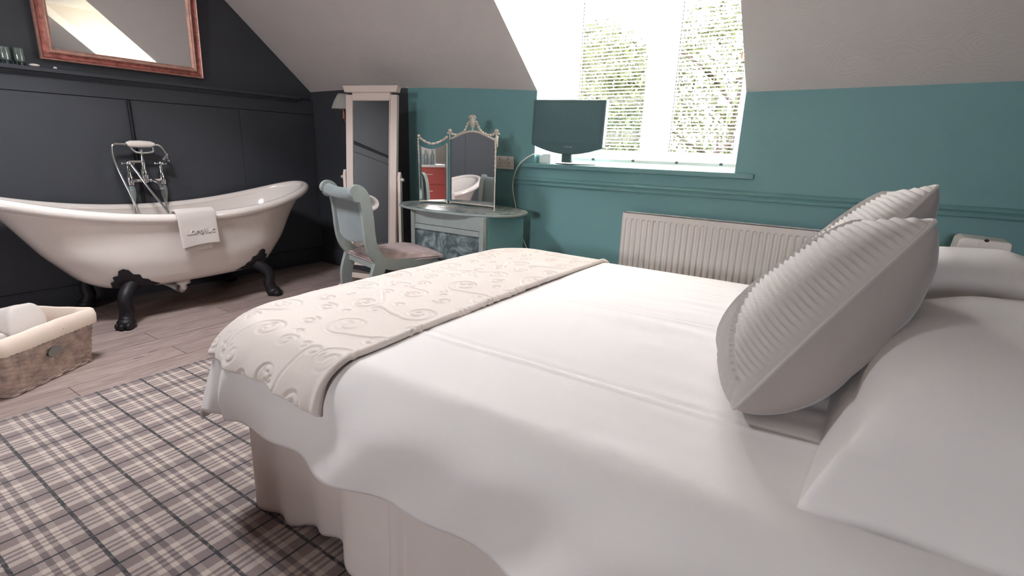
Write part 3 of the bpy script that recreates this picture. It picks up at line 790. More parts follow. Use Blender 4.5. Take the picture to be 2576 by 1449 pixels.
# ------------------------------------------------------------------ mixer taps
def make_mixer():
    t = thing('bath_shower_mixer', 'chrome bath shower mixer with cradle and hoses against the charcoal wall', 'taps')
    X = -4.085; yl, yr, zb = 1.49, 1.685, .815
    b = MB()
    b.tube([(X, yl, zb), (X, 1.56, zb)], .013, 12); b.tube([(X, 1.60, zb), (X, yr, zb)], .013, 12)
    b.ball((X, 1.58, zb), .022, 8); b.tube([(X + .0, 1.62, zb), (X + .03, 1.63, zb - .012), (X + .06, 1.64, zb - .03), (X + .075, 1.64, zb - .055)], .013, 12)
    b.build('valve_body', M_chrome, t, smooth=True)
    for y in (yl, yr):
        b = MB(); b.lathe([(.018, -.03), (.022, 0), (.018, .03), (.011, .05), (.014, .075), (.010, .10)], (X, y, zb), 14)
        for k in (0, 1):
            d = Vector((0, 1, 0)) if k == 0 else Vector((1, 0, 0)); c = Vector((X, y, zb + .112))
            b.tube([tuple(c - d * .032), tuple(c + d * .032)], [.006, .006], 8); b.ball(c - d * .033, .009, 6); b.ball(c + d * .033, .009, 6)
        b.ball((X, y, zb + .114), .014, 8)
        b.build('cross_handle', M_chrome, t, smooth=True)
        b = MB(); b.lathe([(.008, -.155), (.012, -.14), (.022, -.09), (.022, -.055), (.016, -.035)], (X, y, zb), 14)
        b.build('pillar_shroud', mat('grey_glazed_shroud', '#7d8585', .15, coat=.6), t, smooth=True)
        MB().tube([(X, y, zb - .15), (X, y, .60)], .009, 10).build('supply_pillar', M_chrome, t, smooth=True)
    b = MB(); b.lathe([(.02, -.02), (.024, 0), (.02, .03), (.012, .05), (.012, .09), (.008, .12), (.008, .165), (.011, .17)], (X + .012, 1.575, zb + .035), 14)
    b.tube([(X + .012, 1.575, zb + .125), (X + .012, 1.49, zb + .125)], [.011, .009], 10)
    b.tube(spline([(X + .012, 1.515, 1.038), (X + .012, 1.53, 1.013), (X + .012, 1.55, 1.0), (X + .012, 1.60, .998), (X + .012, 1.645, 1.008), (X + .012, 1.65, 1.036)], 6), .008, 10)
    b.build('cradle', M_chrome, t, smooth=True)
    hs = MB(); z = 1.052
    hs.tube([(X + .012, 1.425, z + .002), (X + .012, 1.50, z), (X + .012, 1.655, z)], [.011, .012, .010], 12); hs.tube(spline([(X + .012, 1.65, z), (X + .012, 1.685, z - .003), (X + .012, 1.712, z - .03), (X + .012, 1.725, z - .055)], 5), .010, 12)
    hs.lathe([(.012, .0), (.016, .02), (.030, .035), (.030, .05)], (X + .012, 1.732, z - .062), 16, Matrix.Rotation(PI - .35, 4, 'X'))
    h = hs.build('handset', M_chrome, t, smooth=True)
    b = MB(); b.lathe([(.012, -.085), (.024, -.06), (.027, 0), (.024, .06), (.012, .085)], (X + .012, 1.575, z + .002), 18, Matrix.Rotation(PI / 2, 4, 'X'), sx=.8, sy=.9); b.build('handle_grip', M_ceramic, h, smooth=True)
    b = MB(); b.tube(spline([(X + .012, 1.425, z), (X + .015, 1.410, z - .02), (X + .03, 1.405, .96), (X + .06, 1.42, .85), (X + .10, 1.45, .70), (X + .13, 1.47, .58), (X + .16, 1.50, .42)], 8), .0075, 10)
    b.build('shower_hose', M_chrome, t, smooth=True)
    b = MB(); b.tube(spline([(X + .014, 1.492, zb + .124), (X + .04, 1.515, .88), (X + .09, 1.56, .76), (X + .15, 1.63, .60), (X + .18, 1.66, .45)], 8), .0075, 10)
    b.build('shower_hose', M_chrome, t, smooth=True)
make_mixer()
b = MB().tube([(XL + .036, 1.575, 1.335), (XL + .036, 1.575, .5), (XL + .036, 1.575, .10)], .011, 10); b.box(XL + .0245, XL + .048, 1.558, 1.592, .90, .93)
tag(b.build('wall_pipe', M_iron, smooth=True), 'dark vertical pipe running up the charcoal wall behind the bath mixer', 'pipe')

# ------------------------------------------------------------------ framed mirror above the bath
def make_framed_mirror():
    t = thing('framed_wall_mirror', 'large mirror in a reddish copper gilt frame high on the charcoal wall', 'mirror')
    y0, y1, z0, z1 = 1.160, 2.083, 1.530, 2.24; cx, cz = (y0 + y1) / 2, (z0 + z1) / 2
    lean = math.radians(2.6)
    M = Matrix.Translation((XL + .012, cx, z0)) @ Matrix.Rotation(lean, 4, 'Y') 
    W, H = (y1 - y0), (z1 - z0)
    def rect_profile(prof, name, m):
        # prof: list of (inset, depth) swept round the rectangle with mitred corners
        b = MB(); V = []; k = len(prof)
        for ins, d in prof:
            for (sy, sz) in ((-1, 0), (1, 0), (1, 1), (-1, 1)):
                V.append((d, sy * (W / 2 - ins), (ins if sz == 0 else H - ins)))
        F = []
        for i in range(k - 1):
            for j in range(4): F.append((i * 4 + j, i * 4 + (j + 1) % 4, (i + 1) * 4 + (j + 1) % 4, (i + 1) * 4 + j))
        b.add(V, F); return b.build(name, m, t, M=M)
    rect_profile([(0, 0), (0, .022), (.004, .030), (.009, .026)], 'frame_outer_bead', M_copper2)
    rect_profile([(.009, .026), (.018, .018), (.032, .017), (.042, .024)], 'frame_hollow', M_copper)
    rect_profile([(.042, .024), (.046, .031), (.051, .029), (.053, .022), (.058, .022), (.062, .017), (.070, .012), (.070, .004)], 'frame_inner_bead', M_copper2)
    b = MB().box(.004, .009, -W / 2 + .066, W / 2 - .066, .066, H - .066); b.build('mirror_pane', M_mirror, t, M=M)
    b = MB().box(.0, .0035, -W / 2 + .004, W / 2 - .004, .004, H - .004); b.build('backboard', M_iron, t, M=M)
make_framed_mirror()

# items on the ledge
LZ = 1.4785
for k, (y, dz) in enumerate(((.90, .072), (1.0, .072), (1.062, .075))):
    t = thing('glass_votive', ('pale glass votive at the photo edge on the dark ledge', 'pale glass votive on short legs on the dark ledge, in the middle of three', 'pale glass votive on short legs on the dark ledge, nearest the copper mirror')[k], 'votive', 'glass votives on the ledge')
    b = MB(); r = .026
    b.lathe([(.018, .016), (.024, .022), (r, .05), (r - .001, .018 + dz), (r - .004, .018 + dz), (r - .005, .05), (.018, .026)], (XL + .036, y, LZ), 18)
    b.build('cup', M_jar, t, smooth=True)
    for a in (0, 2.1, 4.2): MB().tube([(XL + .036 + .014 * math.cos(a), y + .014 * math.sin(a), LZ + .0005), (XL + .036 + .016 * math.cos(a), y + .016 * math.sin(a), LZ + .020)], .0035, 6).build('leg', M_jar, t)
for y, r, lab in ((1.118, (.016, .026, .009), 'small pale oval soap lying on the dark ledge beside the mirror corner'), (1.212, (.008, .010, .007), 'tiny pale pebble on the dark ledge under the copper mirror')):
    b = MB(); b.ball((XL + .055, y, LZ + r[2] - .0005), r, 8); tag(b.build('soap' if r[1] > .02 else 'pebble', M_ceramic, smooth=True), lab, 'soap' if r[1] > .02 else 'pebble')

# ------------------------------------------------------------------ wicker basket with towels
def make_basket():
    A0 = Vector((-2.865, .475)); B0 = Vector((-3.085, .838)); u = (B0 - A0); L = u.length; u.normalize(); w = Vector((-u.y, u.x)); W = .34
    ctr = A0 + u * L / 2 + w * W / 2
    t = thing('wicker_basket', 'brown wicker storage basket with a cream cloth liner on the wood floor', 'basket', loc=(ctr.x, ctr.y, 0), rz=math.atan2(u.y, u.x))
    # local: x along the long side, y away from the camera
    hx, hy, r, zt = L / 2, W / 2, .03, .228
    def outline(z, off=0):
        k = 1 + .16 * z / .25; X, Y = hx * k + off, hy * k + off; rr = r + off; P = []
        def seg(a, b_):
            n = max(2, int((Vector(b_) - Vector(a)).length / .0042)); return [(a[0] + (b_[0] - a[0]) * i / n, a[1] + (b_[1] - a[1]) * i / n) for i in range(n)]
        for (cx, cy, a0), (nx_, ny_) in zip(((X - rr, -Y + rr, -PI / 2), (X - rr, Y - rr, 0), (-X + rr, Y - rr, PI / 2), (-X + rr, -Y + rr, PI)), ((X, Y - rr), (-X + rr, Y), (-X, -Y + rr), (X - rr, -Y))):
            arc = [(cx + rr * math.cos(a0 + PI / 2 * i / 9), cy + rr * math.sin(a0 + PI / 2 * i / 9)) for i in range(9)]
            P += arc
            P += [(X_, 'n', nx_, ny_) for X_ in ()]
            s0 = (cx + rr * math.cos(a0 + PI / 2), cy + rr * math.sin(a0 + PI / 2)); P.append(s0)
            N = int(((2 * hy) if abs(s0[0] - nx_) < 1e-6 else (2 * hx)) / .0042)
            P += [(s0[0] + (nx_ - s0[0]) * i / N, s0[1] + (ny_ - s0[1]) * i / N) for i in range(1, N)]
        return np.array(P)
    base = outline(0); n = len(base); zs = np.arange(.004, zt, .0026)
    d = np.roll(base, -1, 0) - np.roll(base, 1, 0); seglen = np.hypot(*(np.roll(base, -1, 0) - base).T); S = np.concatenate([[0], np.cumsum(seglen)[:-1]]); per = seglen.sum()
    nrm = np.stack([d[:, 1], -d[:, 0]], -1); nrm /= np.linalg.norm(nrm, axis=1)[:, None]
    ns = round(per / .034); ns += ns % 2 == 0; V = []
    for z in zs:
        row = int(z / .0105); q = (z / .0105) % 1
        wv = math.sin(PI * q) ** .7
        alt = np.cos(S / per * 2 * PI * ns / 2 + PI * row)
        dd = .0035 * wv * (1.0 + 1.1 * alt) - .003 * (1 - wv)
        dd += .004 * np.clip(np.cos(S / per * 2 * PI * ns) - .8, 0, 1) * 5 * .5
        if z < .018 or z > zt - .012: dd += .004
        k = 1 + .16 * z / .25
        V.append(np.stack([base[:, 0] * k + nrm[:, 0] * dd, base[:, 1] * k + nrm[:, 1] * dd, np.full(n, z)], -1))
    V = np.concatenate(V); F = gridfaces(len(zs), n, False, True).tolist(); F.append(tuple(range(n - 1, -1, -1)))
    mkmesh('woven_body', V, F, M_wicker, t)
    # liner: outer fold, rim, inside
    prof = [(.016, .196), (.0165, .21), (.0140, .238), (.005, .266), (-.004, .272), (-.014, .265), (-.018, .20), (-.022, .10), (-.03, .02)]
    V = []
    for off, z in prof:
        k = 1 + .16 * min(z, .25) / .25; wob = .002 * np.sin(S * 60) + .003 * np.sin(S * 17)
        edge = .0018 * np.sin(S * 300) if z < .2 else 0
        sagz = -.012 * np.sin(S / per * 4 * PI) if z > .22 else 0
        V.append(np.stack([base[:, 0] * k + nrm[:, 0] * (off + wob), base[:, 1] * k + nrm[:, 1] * (off + wob), np.full(n, z) + edge + sagz * .5], -1))
    V = np.concatenate(V); F = gridfaces(len(prof), n, False, True).tolist(); F.append(tuple((len(prof) - 1) * n + k for k in range(n)))
    mkmesh('cloth_liner', V, F, M_liner, t)
    b = MB(); b.lathe([(.034, 0), (.035, .0015), (.034, .003)], (0, 0, 0), 24, sx=1, sy=.72)
    M = Matrix.Translation((.0, -hy * 1.09 - .008, .135)) @ Matrix.Rotation(PI / 2 + .14, 4, 'X')
    b.build('oval_tag', M_tag, t, M=M)
    # wicker hoop handle at the left end
    b = MB(); b.tube(spline([(-hx * 1.15, -.06, .25), (-hx * 1.18, -.04, .285), (-hx * 1.18, .0, .298), (-hx * 1.18, .04, .285), (-hx * 1.15, .06, .25)], 6), .010, 8); b.build('handle', M_wicker, t, smooth=True)
    MW = Matrix.Translation((ctr.x, ctr.y, 0)) @ Matrix.Rotation(math.atan2(u.y, u.x), 4, 'Z')
    return MW, hx, hy
MW, hx, hy = make_basket()
def rolled_towel(name, M, w, l, h, label, seed):
    n = 60; V = []; R = np.random.RandomState(seed)
    na = 48
    for i in range(n):
        s = i / (n - 1); yy = (s - .5) * l; e = min(1, (min(s, 1 - s) * 16) ** .5) * .12 + .88
        for j in range(na):
            a = 2 * PI * j / na; c, sn = math.cos(a), math.sin(a); ex = 2 / 3.2
            x = w / 2 * e * math.copysign(abs(c) ** ex, c); z = h / 2 * e * math.copysign(abs(sn) ** ex, sn)
            z += .006 * math.sin(s * 7 + seed) * (sn > 0) + .003 * math.sin(x * 60)
            V.append((x, yy, z))
    F = gridfaces(n, na, False, True).tolist(); F += [tuple(range(na)), tuple((n - 1) * na + k for k in range(na - 1, -1, -1))]
    o = mkmesh(name, np.array(V), F, M_towel); o.matrix_world = M; tag(o, label, 'towel', 'rolled towels in the basket'); return o
rolled_towel('rolled_towel', MW @ Matrix.Translation((.0, .01, .205)) @ Matrix.Rotation(.22, 4, 'Y') @ Matrix.Rotation(-.18, 4, 'X'), .18, .22, .25, 'larger folded white towel standing in the wicker basket', 1)
rolled_towel('rolled_towel', MW @ Matrix.Translation((-.150, -.01, .155)) @ Matrix.Rotation(.12, 4, 'Y') @ Matrix.Rotation(-.06, 4, 'X'), .075, .20, .20, 'smaller white towel at the left edge of the wicker basket', 2)

# ------------------------------------------------------------------ cheval mirror
def make_cheval():
    cx, cy = -3.0, 2.63
    t = thing('cheval_mirror', 'tall white cheval mirror with a cornice standing left of the dressing table', 'mirror', loc=(cx, cy, 0), rz=math.radians(15))
    tilt = Matrix.Translation((0, 0, .86)) @ Matrix.Rotation(math.radians(-4.0), 4, 'X') @ Matrix.Translation((0, 0, -.86))
    w, z0, z1 = .205, .20, 1.445; fw = .047
    b = MB(); b.box(-w - .008, -w + fw, -.016, .016, z0, z1); b.box(w - fw, w + .008, -.016, .016, z0, z1); b.box(-w + fw, w - fw, -.016, .016, z1 - .035, z1 + .02); b.box(-w + fw, w - fw, -.016, .016, z0, z0 + .06)
    fr = b.build('mirror_frame', M_whitewood, t, bevel=.004, M=tilt)
    b = MB()
    q = .006; b.box(-w + fw, -w + fw + q, -.0185, -.012, z0 + .06, z1 - .035); b.box(w - fw - q, w - fw, -.0185, -.012, z0 + .06, z1 - .035); b.box(-w + fw, w - fw, -.0185, -.012, z1 - .041, z1 - .035)
    b.build('inner_bead', M_whitewood, fr, M=tilt)
    b = MB(); b.prism([(-w - .009, z1 + .015), (-w - .017, z1 + .045), (-w - .023, z1 + .05), (-w - .023, z1 + .06), (w + .023, z1 + .06), (w + .023, z1 + .05), (w + .017, z1 + .045), (w + .009, z1 + .015)], lambda a, c, d: (a, d, c), -.030, .022)
    b.build('cornice', M_whitewood, t, bevel=.003, M=tilt)
    MB().box(-w + fw, w - fw, -.012, -.008, z0 + .06, z1 - .035).build('mirror_pane', M_mirror, t, M=tilt)
    MB().box(-w + fw, w - fw, -.007, .010, z0 + .061, z1 - .036).build('backboard', M_whitewood, t, M=tilt)
    for s in (-1, 1):
        X = s * (w + .028)
        b = MB(); b.prism([(-.02, .05), (.02, .05), (.014, .88), (.004, .915), (-.004, .915), (-.014, .88)], lambda a, c, d: (d, a, c), X - .012, X + .012)
        b.build('post', M_whitewood, t, bevel=.003)
        b = MB(); b.prism([(-.19, .0), (-.13, .0), (-.10, .025), (.10, .025), (.13, .0), (.19, .0), (.19, .03), (.05, .09), (-.05, .09), (-.19, .03)], lambda a, c, d: (d, a, c + .001), X - .014, X + .014)
        b.build('foot', M_whitewood, t, bevel=.003)
        b = MB(); b.lathe([(.010, -.02), (.014, 0), (.010, .012)], (X + s * .022, 0, .86), 12, Matrix.Rotation(s * PI / 2, 4, 'Y')); b.tube([(X, 0, .86), (X - s * .022, 0, .86)], .006, 8)
        b.build('pivot_knob', M_silver, t, smooth=True)
    MB().box(-w - .02, w + .02, -.012, .012, .085, .125).build('stretcher', M_whitewood, t, bevel=.003)
make_cheval()

# ------------------------------------------------------------------ wall lamp by the corner
def make_lamp():
    t = thing('wall_lamp', 'small wall lamp with a pale cloth shade in the corner behind the tall mirror', 'lamp')
    x, y = -3.615, YB - .11
    b = MB(); V = []
    b.lathe([(.095, 1.372), (.092, 1.385), (.075, 1.43), (.050, 1.475), (.040, 1.492)], (x, y, 0), 28)
    b.f.pop(); b.f.pop()
    o = b.build('lamp_shade', mat('pale_grey_cloth_shade', '#b9b7b2', .8), t, smooth=True); so = o.modifiers.new('s', 'SOLIDIFY'); so.thickness = .003
    b = MB(); b.tube([(x, y, 1.37), (x, y, 1.30)], [.012, .014], 12); b.tube(spline([(x, y, 1.31), (x, y + .02, 1.27), (x, y + .06, 1.26), (x, YB - .02, 1.29)], 6), .007, 8)
    b.build('lamp_arm', M_copper, t, smooth=True)
    b = MB(); b.lathe([(.014, 1.21), (.019, 1.22), (.019, 1.30), (.012, 1.325)], (x, YB - .022, 0), 14); b.build('backplate', M_silver, t, smooth=True)
    MB().ball((x, y, 1.40), (.02, .02, .03), 8).build('bulb', M_plastic, t, smooth=True)
make_lamp()

# ------------------------------------------------------------------ dressing table
TCX, TCY = -2.185, 2.67
def make_table():
    t = thing('dressing_table', 'grey painted dressing table with an oval glass-covered top against the teal wall', 'table', loc=(TCX, TCY, 0), rz=math.radians(0))
    a, c = .485, .272; n = 72; P = []
    for k in range(n):
        th = 2 * PI * k / n; ex = 2 / 2.3; x = a * math.copysign(abs(math.cos(th)) ** ex, math.cos(th)); y = c * math.copysign(abs(math.sin(th)) ** ex, math.sin(th))
        P.append((x, y))
    b = MB(); b.prism(P, lambda x, y, d: (x, y, d), .700, .716); b.build('table_top', M_greywood, t, bevel=.005)
    b = MB(); b.prism([(x * .985, y * .985) for x, y in P], lambda x, y, d: (x, y, d), .7162, .7195); b.build('glass_cover', M_marble, t, bevel=.001)
    x0, x1, y0, y1 = -.235, .365, -.235, .20
    for x in (x0, x1 - .035):
        for y in (y0, y1 - .035): MB().box(x, x + .035, y, y + .035, .008, .70).build('leg', M_greywood, t, bevel=.003)
    MB().box(x0 + .036, x1 - .036, y0 + .004, y0 + .024, .615, .699).box(x0 + .036, x1 - .036, y0 + .001, y0 + .028, .58, .612).build('front_rail', M_greywood, t, bevel=.002)
    MB().box(x0 + .036, x1 - .036, y0 + .012, y0 + .022, .05, .579).build('brocade_panel', M_brocade, t)
    MB().box(x1 + .0005, x1 + .006, y0 + .036, y1, .05, .699).build('side_panel', M_teal, t)
    MB().box(x0 + .006, x0 + .022, y0 + .036, y1 - .036, .05, .699).build('side_panel', M_greywood, t)
    MB().box(x0 + .036, x1 - .036, y1 - .022, y1 - .006, .05, .699).build('back_panel', M_greywood, t)
make_table()

M_bevel = mat('bevel_glass', '#9fb4b6', .06, metal=.8)
def make_trifold():
    t = thing('dressing_mirror', 'triple folding dressing mirror with ornate silver gilt crest on the dressing table', 'mirror')
    ZB = .7205
    # centre
    def panel(pa, pb, topf, name, htop=None):
        """pa, pb ends of the base line; topf(s)->height of the glass"""
        pa, pb = Vector(pa), Vector(pb); d = (pb - pa).normalized(); nrm = Vector((d.y, -d.x)); L = (pb - pa).length
        def W(s, z, o=0): q = pa + d * s + nrm * o; return (q.x, q.y, z)
        prof = [(0, ZB + .012)] + [(L, ZB + .012)] + [(L * (1 - k / 24), topf(1 - k / 24)) for k in range(25)]
        b = MB(); b.prism(prof, lambda s, z, o: W(s, z, o), -.004, .001); mk = b.build('mirror_panel', M_mirror, t)
        # bevelled edge strips
        b = MB(); e = .014
        b.prism([(0, ZB + .02), (e, ZB + .02), (e, topf(e / L) - .004), (0, topf(0) - .002)], lambda s, z, o: W(s, z, o + .002 * (1 - s / e)), .0012, .002)
        b.build('bevelled_edge', M_bevel, mk); b = MB()
        b.prism([(L - e, ZB + .02), (L, ZB + .02), (L, topf(1) - .002), (L - e, topf(1 - e / L) - .004)], lambda s, z, o: W(s, z, o), .0012, .0022)
        b.build('bevelled_edge', M_bevel, mk)
        b = MB()
        b.tube([W(0, ZB + .006, 0), W(0, topf(0) + .0, 0)], .004, 8); b.tube([W(L, ZB + .006), W(L, topf(1))], .004, 8)
        b.tube([W(0, ZB + .014), W(L, ZB + .014)], .0045, 8)
        for s in (0, L): b.ball(W(s, ZB + .007), .007, 6)
        b.build('edge_moulding', M_silver, mk, smooth=True)
        return W, L
    Cl, Cr = (-2.336, 2.735), (-1.955, 2.735)
    f = lambda s: 1.150 + .050 * math.sin(PI * min(max(s, 0), 1)) ** 1.3
    W, L = panel(Cl, Cr, f, 'c')
    def garland(b, P, r=.0080, amp=.35):
        S = spline(P, 8); b.tube([tuple(p) for p in S], [r * (1 + amp * math.sin(i * 1.9)) for i in range(len(S))], 7)
    b = MB(); b.tube([W(L * (.03 + .94 * k / 24), f(.03 + .94 * k / 24) + .003) for k in range(25)], .0078, 8)
    garland(b, [W(L * .05, 1.185), W(L * .18, 1.182), W(L * .32, 1.205), W(L * .40, 1.25), W(L * .44, 1.266)])
    garland(b, [W(L * .95, 1.185), W(L * .82, 1.182), W(L * .68, 1.205), W(L * .60, 1.25), W(L * .56, 1.266)])
    b.build('scroll_crest', M_silver, t, smooth=True)
    b = MB(); c = W(L * .5, 0)
    b.lathe([(.014, 1.204), (.006, 1.213), (.006, 1.222), (.016, 1.235), (.026, 1.255), (.024, 1.265), (.020, 1.27), (.026, 1.285), (.020, 1.300), (.012, 1.305)], (c[0], c[1], 0), 14, sy=.5)
    for k in range(5): b.ball((c[0] + .010 * (k - 2), c[1] - .006, 1.292 + .006 * (k % 2)), .008, 5)
    b.build('urn_finial', M_silver, t, smooth=True)
    for s in (0, 1):
        b = MB(); p = W(L * s, 1.168); b.ball((p[0], p[1], 1.205), (.017, .009, .015), 7); b.ball((p[0] - .016, p[1], 1.19), (.012, .008, .008), 5); b.ball((p[0] + .016, p[1], 1.19), (.012, .008, .008), 5)
        b.tube([(p[0], p[1], 1.20), (p[0], p[1], 1.15)], .005, 7); b.build('bow_ornament', M_silver, t, smooth=True)
    fl = lambda s: 1.105 - .030 * math.sin(PI * s) + .02 * s
    W, L = panel((-2.515, 2.625), (-2.352, 2.722), fl, 'l')
    b = MB(); garland(b, [W(0, 1.165), W(L * .1, 1.145), W(L * .45, 1.118), W(L * .8, 1.138), W(L * .98, 1.162)]); garland(b, [W(-.004, 1.155), W(-.006, 1.10), W(-.002, 1.04), W(-.001, .99)], .005); b.ball(W(0, 1.167), .011, 6); b.ball(W(L, 1.164), .011, 6)
    b.build('wing_garland', M_silver, t, smooth=True)
    W, L = panel((-1.940, 2.722), (-1.862, 2.60), lambda s: 1.125 - .030 * math.sin(PI * s) - .02 * s, 'r')
    b = MB(); garland(b, [W(0, 1.175), W(L * .2, 1.14), W(L * .5, 1.115), W(L * .8, 1.13), W(L, 1.155)]); garland(b, [W(L + .003, 1.165), W(L + .004, 1.10), W(L + .003, 1.04), W(L + .002, .97)], .005)
    b.build('wing_garland', M_silver, t, smooth=True)
make_trifold()
# lace mat by the mirror foot
b = MB(); P = [( (.135 + .008 * math.sin(12 * a)) * math.cos(a) - 2.30, (.070 + .006 * math.sin(12 * a)) * math.sin(a) + 2.60) for a in [2 * PI * k / 96 for k in range(96)]]
b.prism(P, lambda x, y, d: (x, y, d), .7200, .7212)
tag(b.build('lace_mat', motif_mat('cream_lace', '#b5aca3', '#d5cabf', '#8b8580', 30)), 'oval cream lace mat lying on the dressing table under the left mirror wing', 'mat')

# ------------------------------------------------------------------ chair
def make_chair():
    t = thing('side_chair', 'grey painted scroll-back chair with dusty pink seat facing the dressing table', 'chair', loc=(-2.365, 2.17, -.0), rz=math.radians(-15))
    prof = [(-.300, .828), (-.298, .848), (-.280, .860), (-.255, .850), (-.235, .820), (-.222, .765), (-.214, .69), (-.210, .62), (-.200, .55), (-.175, .49), (-.125, .445), (-.05, .425), (.10, .42), (.235, .42)]
    pr = spline(prof, 5); k = len(pr)
    W = [.020 + .045 * min(1, i / 12) for i in range(k)]
    for s in (-1, 1):
        X = s * .195
        b = MB(); b.ribbon([tuple(p) for p in pr], W, lambda a, c, d: (d, a, c), X - .0155, X + .0155)
        b.lathe([(.030, -.017), (.034, 0), (.030, .017)], (X, -.272, .828), 18, Matrix.Rotation(PI / 2, 4, 'Y'))
        b.build('side_frame', M_greywood, t, bevel=.003)
        b = MB(); leg = spline([(-.150, .44), (-.185, .33), (-.19, .22), (-.205, .12), (-.26, .02), (-.285, .003)], 5); b.ribbon([tuple(p) for p in leg], [.075 - .035 * i / (len(leg) - 1) for i in range(len(leg))], lambda a, c, d: (d, a, max(c, .0075)), X - .016, X + .016); b.build('rear_leg', M_greywood, t, bevel=.003)
        b = MB(); leg = spline([(.215, .42), (.22, .32), (.205, .20), (.215, .10), (.26, .0075)], 5); b.ribbon([tuple(p) for p in leg], [.055 - .02 * i / (len(leg) - 1) for i in range(len(leg))], lambda a, c, d: (d, a, max(c, .0075)), s * .215 - .018, s * .215 + .018); b.build('front_leg', M_greywood, t, bevel=.003)
    # back: curved upholstered sheet with scrolled top
    bp = spline([(-.285, .822), (-.292, .845), (-.272, .862), (-.245, .845), (-.230, .80), (-.220, .73), (-.214, .66), (-.206, .58)], 6); nx = 20; V = []
    for i, p in enumerate(bp):
        u_ = i / (len(bp) - 1)
        for j in range(nx):
            q = -1 + 2 * j / (nx - 1); bow = -.030 * (1 - q * q) * (.3 + .7 * u_); arch = -.03 * (1 - q * q) * max(0, u_ - .75) * 4
            V.append((q * .179, p[0] + bow * .6, p[1] + arch - .012 * (1 - q * q) * (1 - u_)))
    o = mkmesh('backrest', np.array(V), gridfaces(len(bp), nx), M_greyfab, t); so = o.modifiers.new('s', 'SOLIDIFY'); so.thickness = .022; so.offset = 0; so2 = o.modifiers.new('b', 'BEVEL'); so2.width = .004; so2.limit_method = 'ANGLE'
    b = MB(); b.lathe([(.028, -.178), (.030, 0), (.028, .178)], (0, -.270, .828), 18, Matrix.Rotation(PI / 2, 4, 'Y')); b.build('scroll_roll', M_greyfab, t, smooth=True)
    b = MB(); b.box(-.179, .179, -.170, -.145, .40, .455); b.build('rear_rail', M_greywood, t, bevel=.004); MB().box(-.195, .195, .218, .24, .37, .435).build('front_rail', M_greywood, t, bevel=.004)
    # seat
    n = 40; s = np.linspace(-1, 1, n); A, B = np.meshgrid(s, s, indexing='ij'); wv = np.interp(B, [-1, 1], [.178, .238]); X = A * wv; Y = np.interp(B, [-1, 1], [-.175, .262]) + .02 * (B > 0) * (1 - A ** 2) * B
    Z = .452 + .034 * np.clip((1 - np.abs(A) ** 4) * (1 - np.abs(B) ** 4), 0, 1) ** .5
    V = np.concatenate([np.stack([X, Y, Z], -1).reshape(-1, 3), np.stack([X, Y, np.full_like(X, .441)], -1).reshape(-1, 3)]); idx = np.arange(n * n).reshape(n, n)
    ring = np.concatenate([idx[0, :], idx[1:, -1], idx[-1, ::-1][1:], idx[::-1, 0][1:-1]]); E_ = np.stack([ring, ring + n * n, np.roll(ring, -1) + n * n, np.roll(ring, -1)], -1)
    mkmesh('seat', V, np.concatenate([gridfaces(n, n), gridfaces(n, n)[:, ::-1] + n * n, E_]), M_pinkfab, t)
make_chair()

# ------------------------------------------------------------------ television on the sill
def make_tv():
    t = thing('television', 'dark grey flat television with a curved lower edge standing on the window sill', 'television')
    x0, x1, z0, z1, y = -1.830, -1.312, 1.118, 1.405, 2.968
    rot = Matrix.Translation((-1.578, y, 0)) @ Matrix.Rotation(math.radians(-3), 4, 'Z') @ Matrix.Rotation(math.radians(1.3), 4, 'Y') @ Matrix.Translation((1.578, 0, 0))
    rot = Matrix.Translation((-1.578, y, 1.25)) @ Matrix.Rotation(math.radians(-3), 4, 'Z') @ Matrix.Rotation(math.radians(1.6), 4, 'Y') @ Matrix.Translation((1.578, 0, -1.25))
    out = [(x0, z1), (x0, z0 + .01)] + [(x0 + (x1 - x0) * k / 20, z0 + .012 - .050 * math.sin(PI * k / 20) ** .9) for k in range(1, 20)] + [(x1, z0 + .01), (x1, z1)]
    b = MB(); b.prism(out, lambda a, c, d: (a, d, c), -.025, .018); b.build('casing', M_tvplastic, t, bevel=.008, M=rot)
    b = MB(); b.box(x0 + .06, x1 - .06, .0185, .055, z0 + .03, z1 - .04); b.build('rear_housing', M_tvplastic, t, bevel=.01, M=rot)
    b = MB(); b.box(x0 + .026, x1 - .026, -.0262, -.0235, z0 + .035, z1 - .022); b.build('screen', M_screen, t, M=rot)
    text('badge', 'SAMSUNG', .0135, mat('silver_print', '#aeb8b8', .4), t, rot @ frame((-1.578 + .03, -.0262, 1.118 + .0135 - .006), (1, 0, 0), (0, 0, 1)), .0003)
    b = MB(); b.box(-1.615, -1.545, .0, .028, 1.03, 1.115, M=Matrix.Translation((0, y + .01, 0))); b.build('neck', M_tvplastic, t, bevel=.006)
    b = MB(); b.lathe([(.12, 0), (.122, .006), (.10, .014), (.02, .018)], (-1.575, 3.10, SILL + .001), 40, sx=1.15, sy=.85); b.build('stand_base', M_tvplastic, t, smooth=True)
make_tv()
b = MB().box(-1.828, -1.738, 3.055, 3.11, SILL + .001, SILL + .062); bx = b.build('adapter_box', M_plastic, bevel=.004); tag(bx, 'white plastic adapter box on the sill behind the television', 'box')
def cable():
    P = spline([(-1.80, 3.06, SILL + .055), (-1.83, 2.985, 1.072), (-1.90, 2.95, 1.02), (-1.955, 2.965, .95), (-1.985, 2.985, .87), (-1.982, 2.99, .80), (-1.955, 2.99, .70), (-1.95, 2.99, .62), (-1.93, 2.99, .56), (-1.86, 2.985, .45), (-1.80, 2.98, .33), (-1.78, 2.975, .16)], 8)
    b = MB(); b.tube([tuple(p) for p in P], .0042, 8); o = b.build('power_cable', M_plastic, smooth=True)
    tag(o, 'white cable hanging from the television down the teal wall', 'cable')
cable()
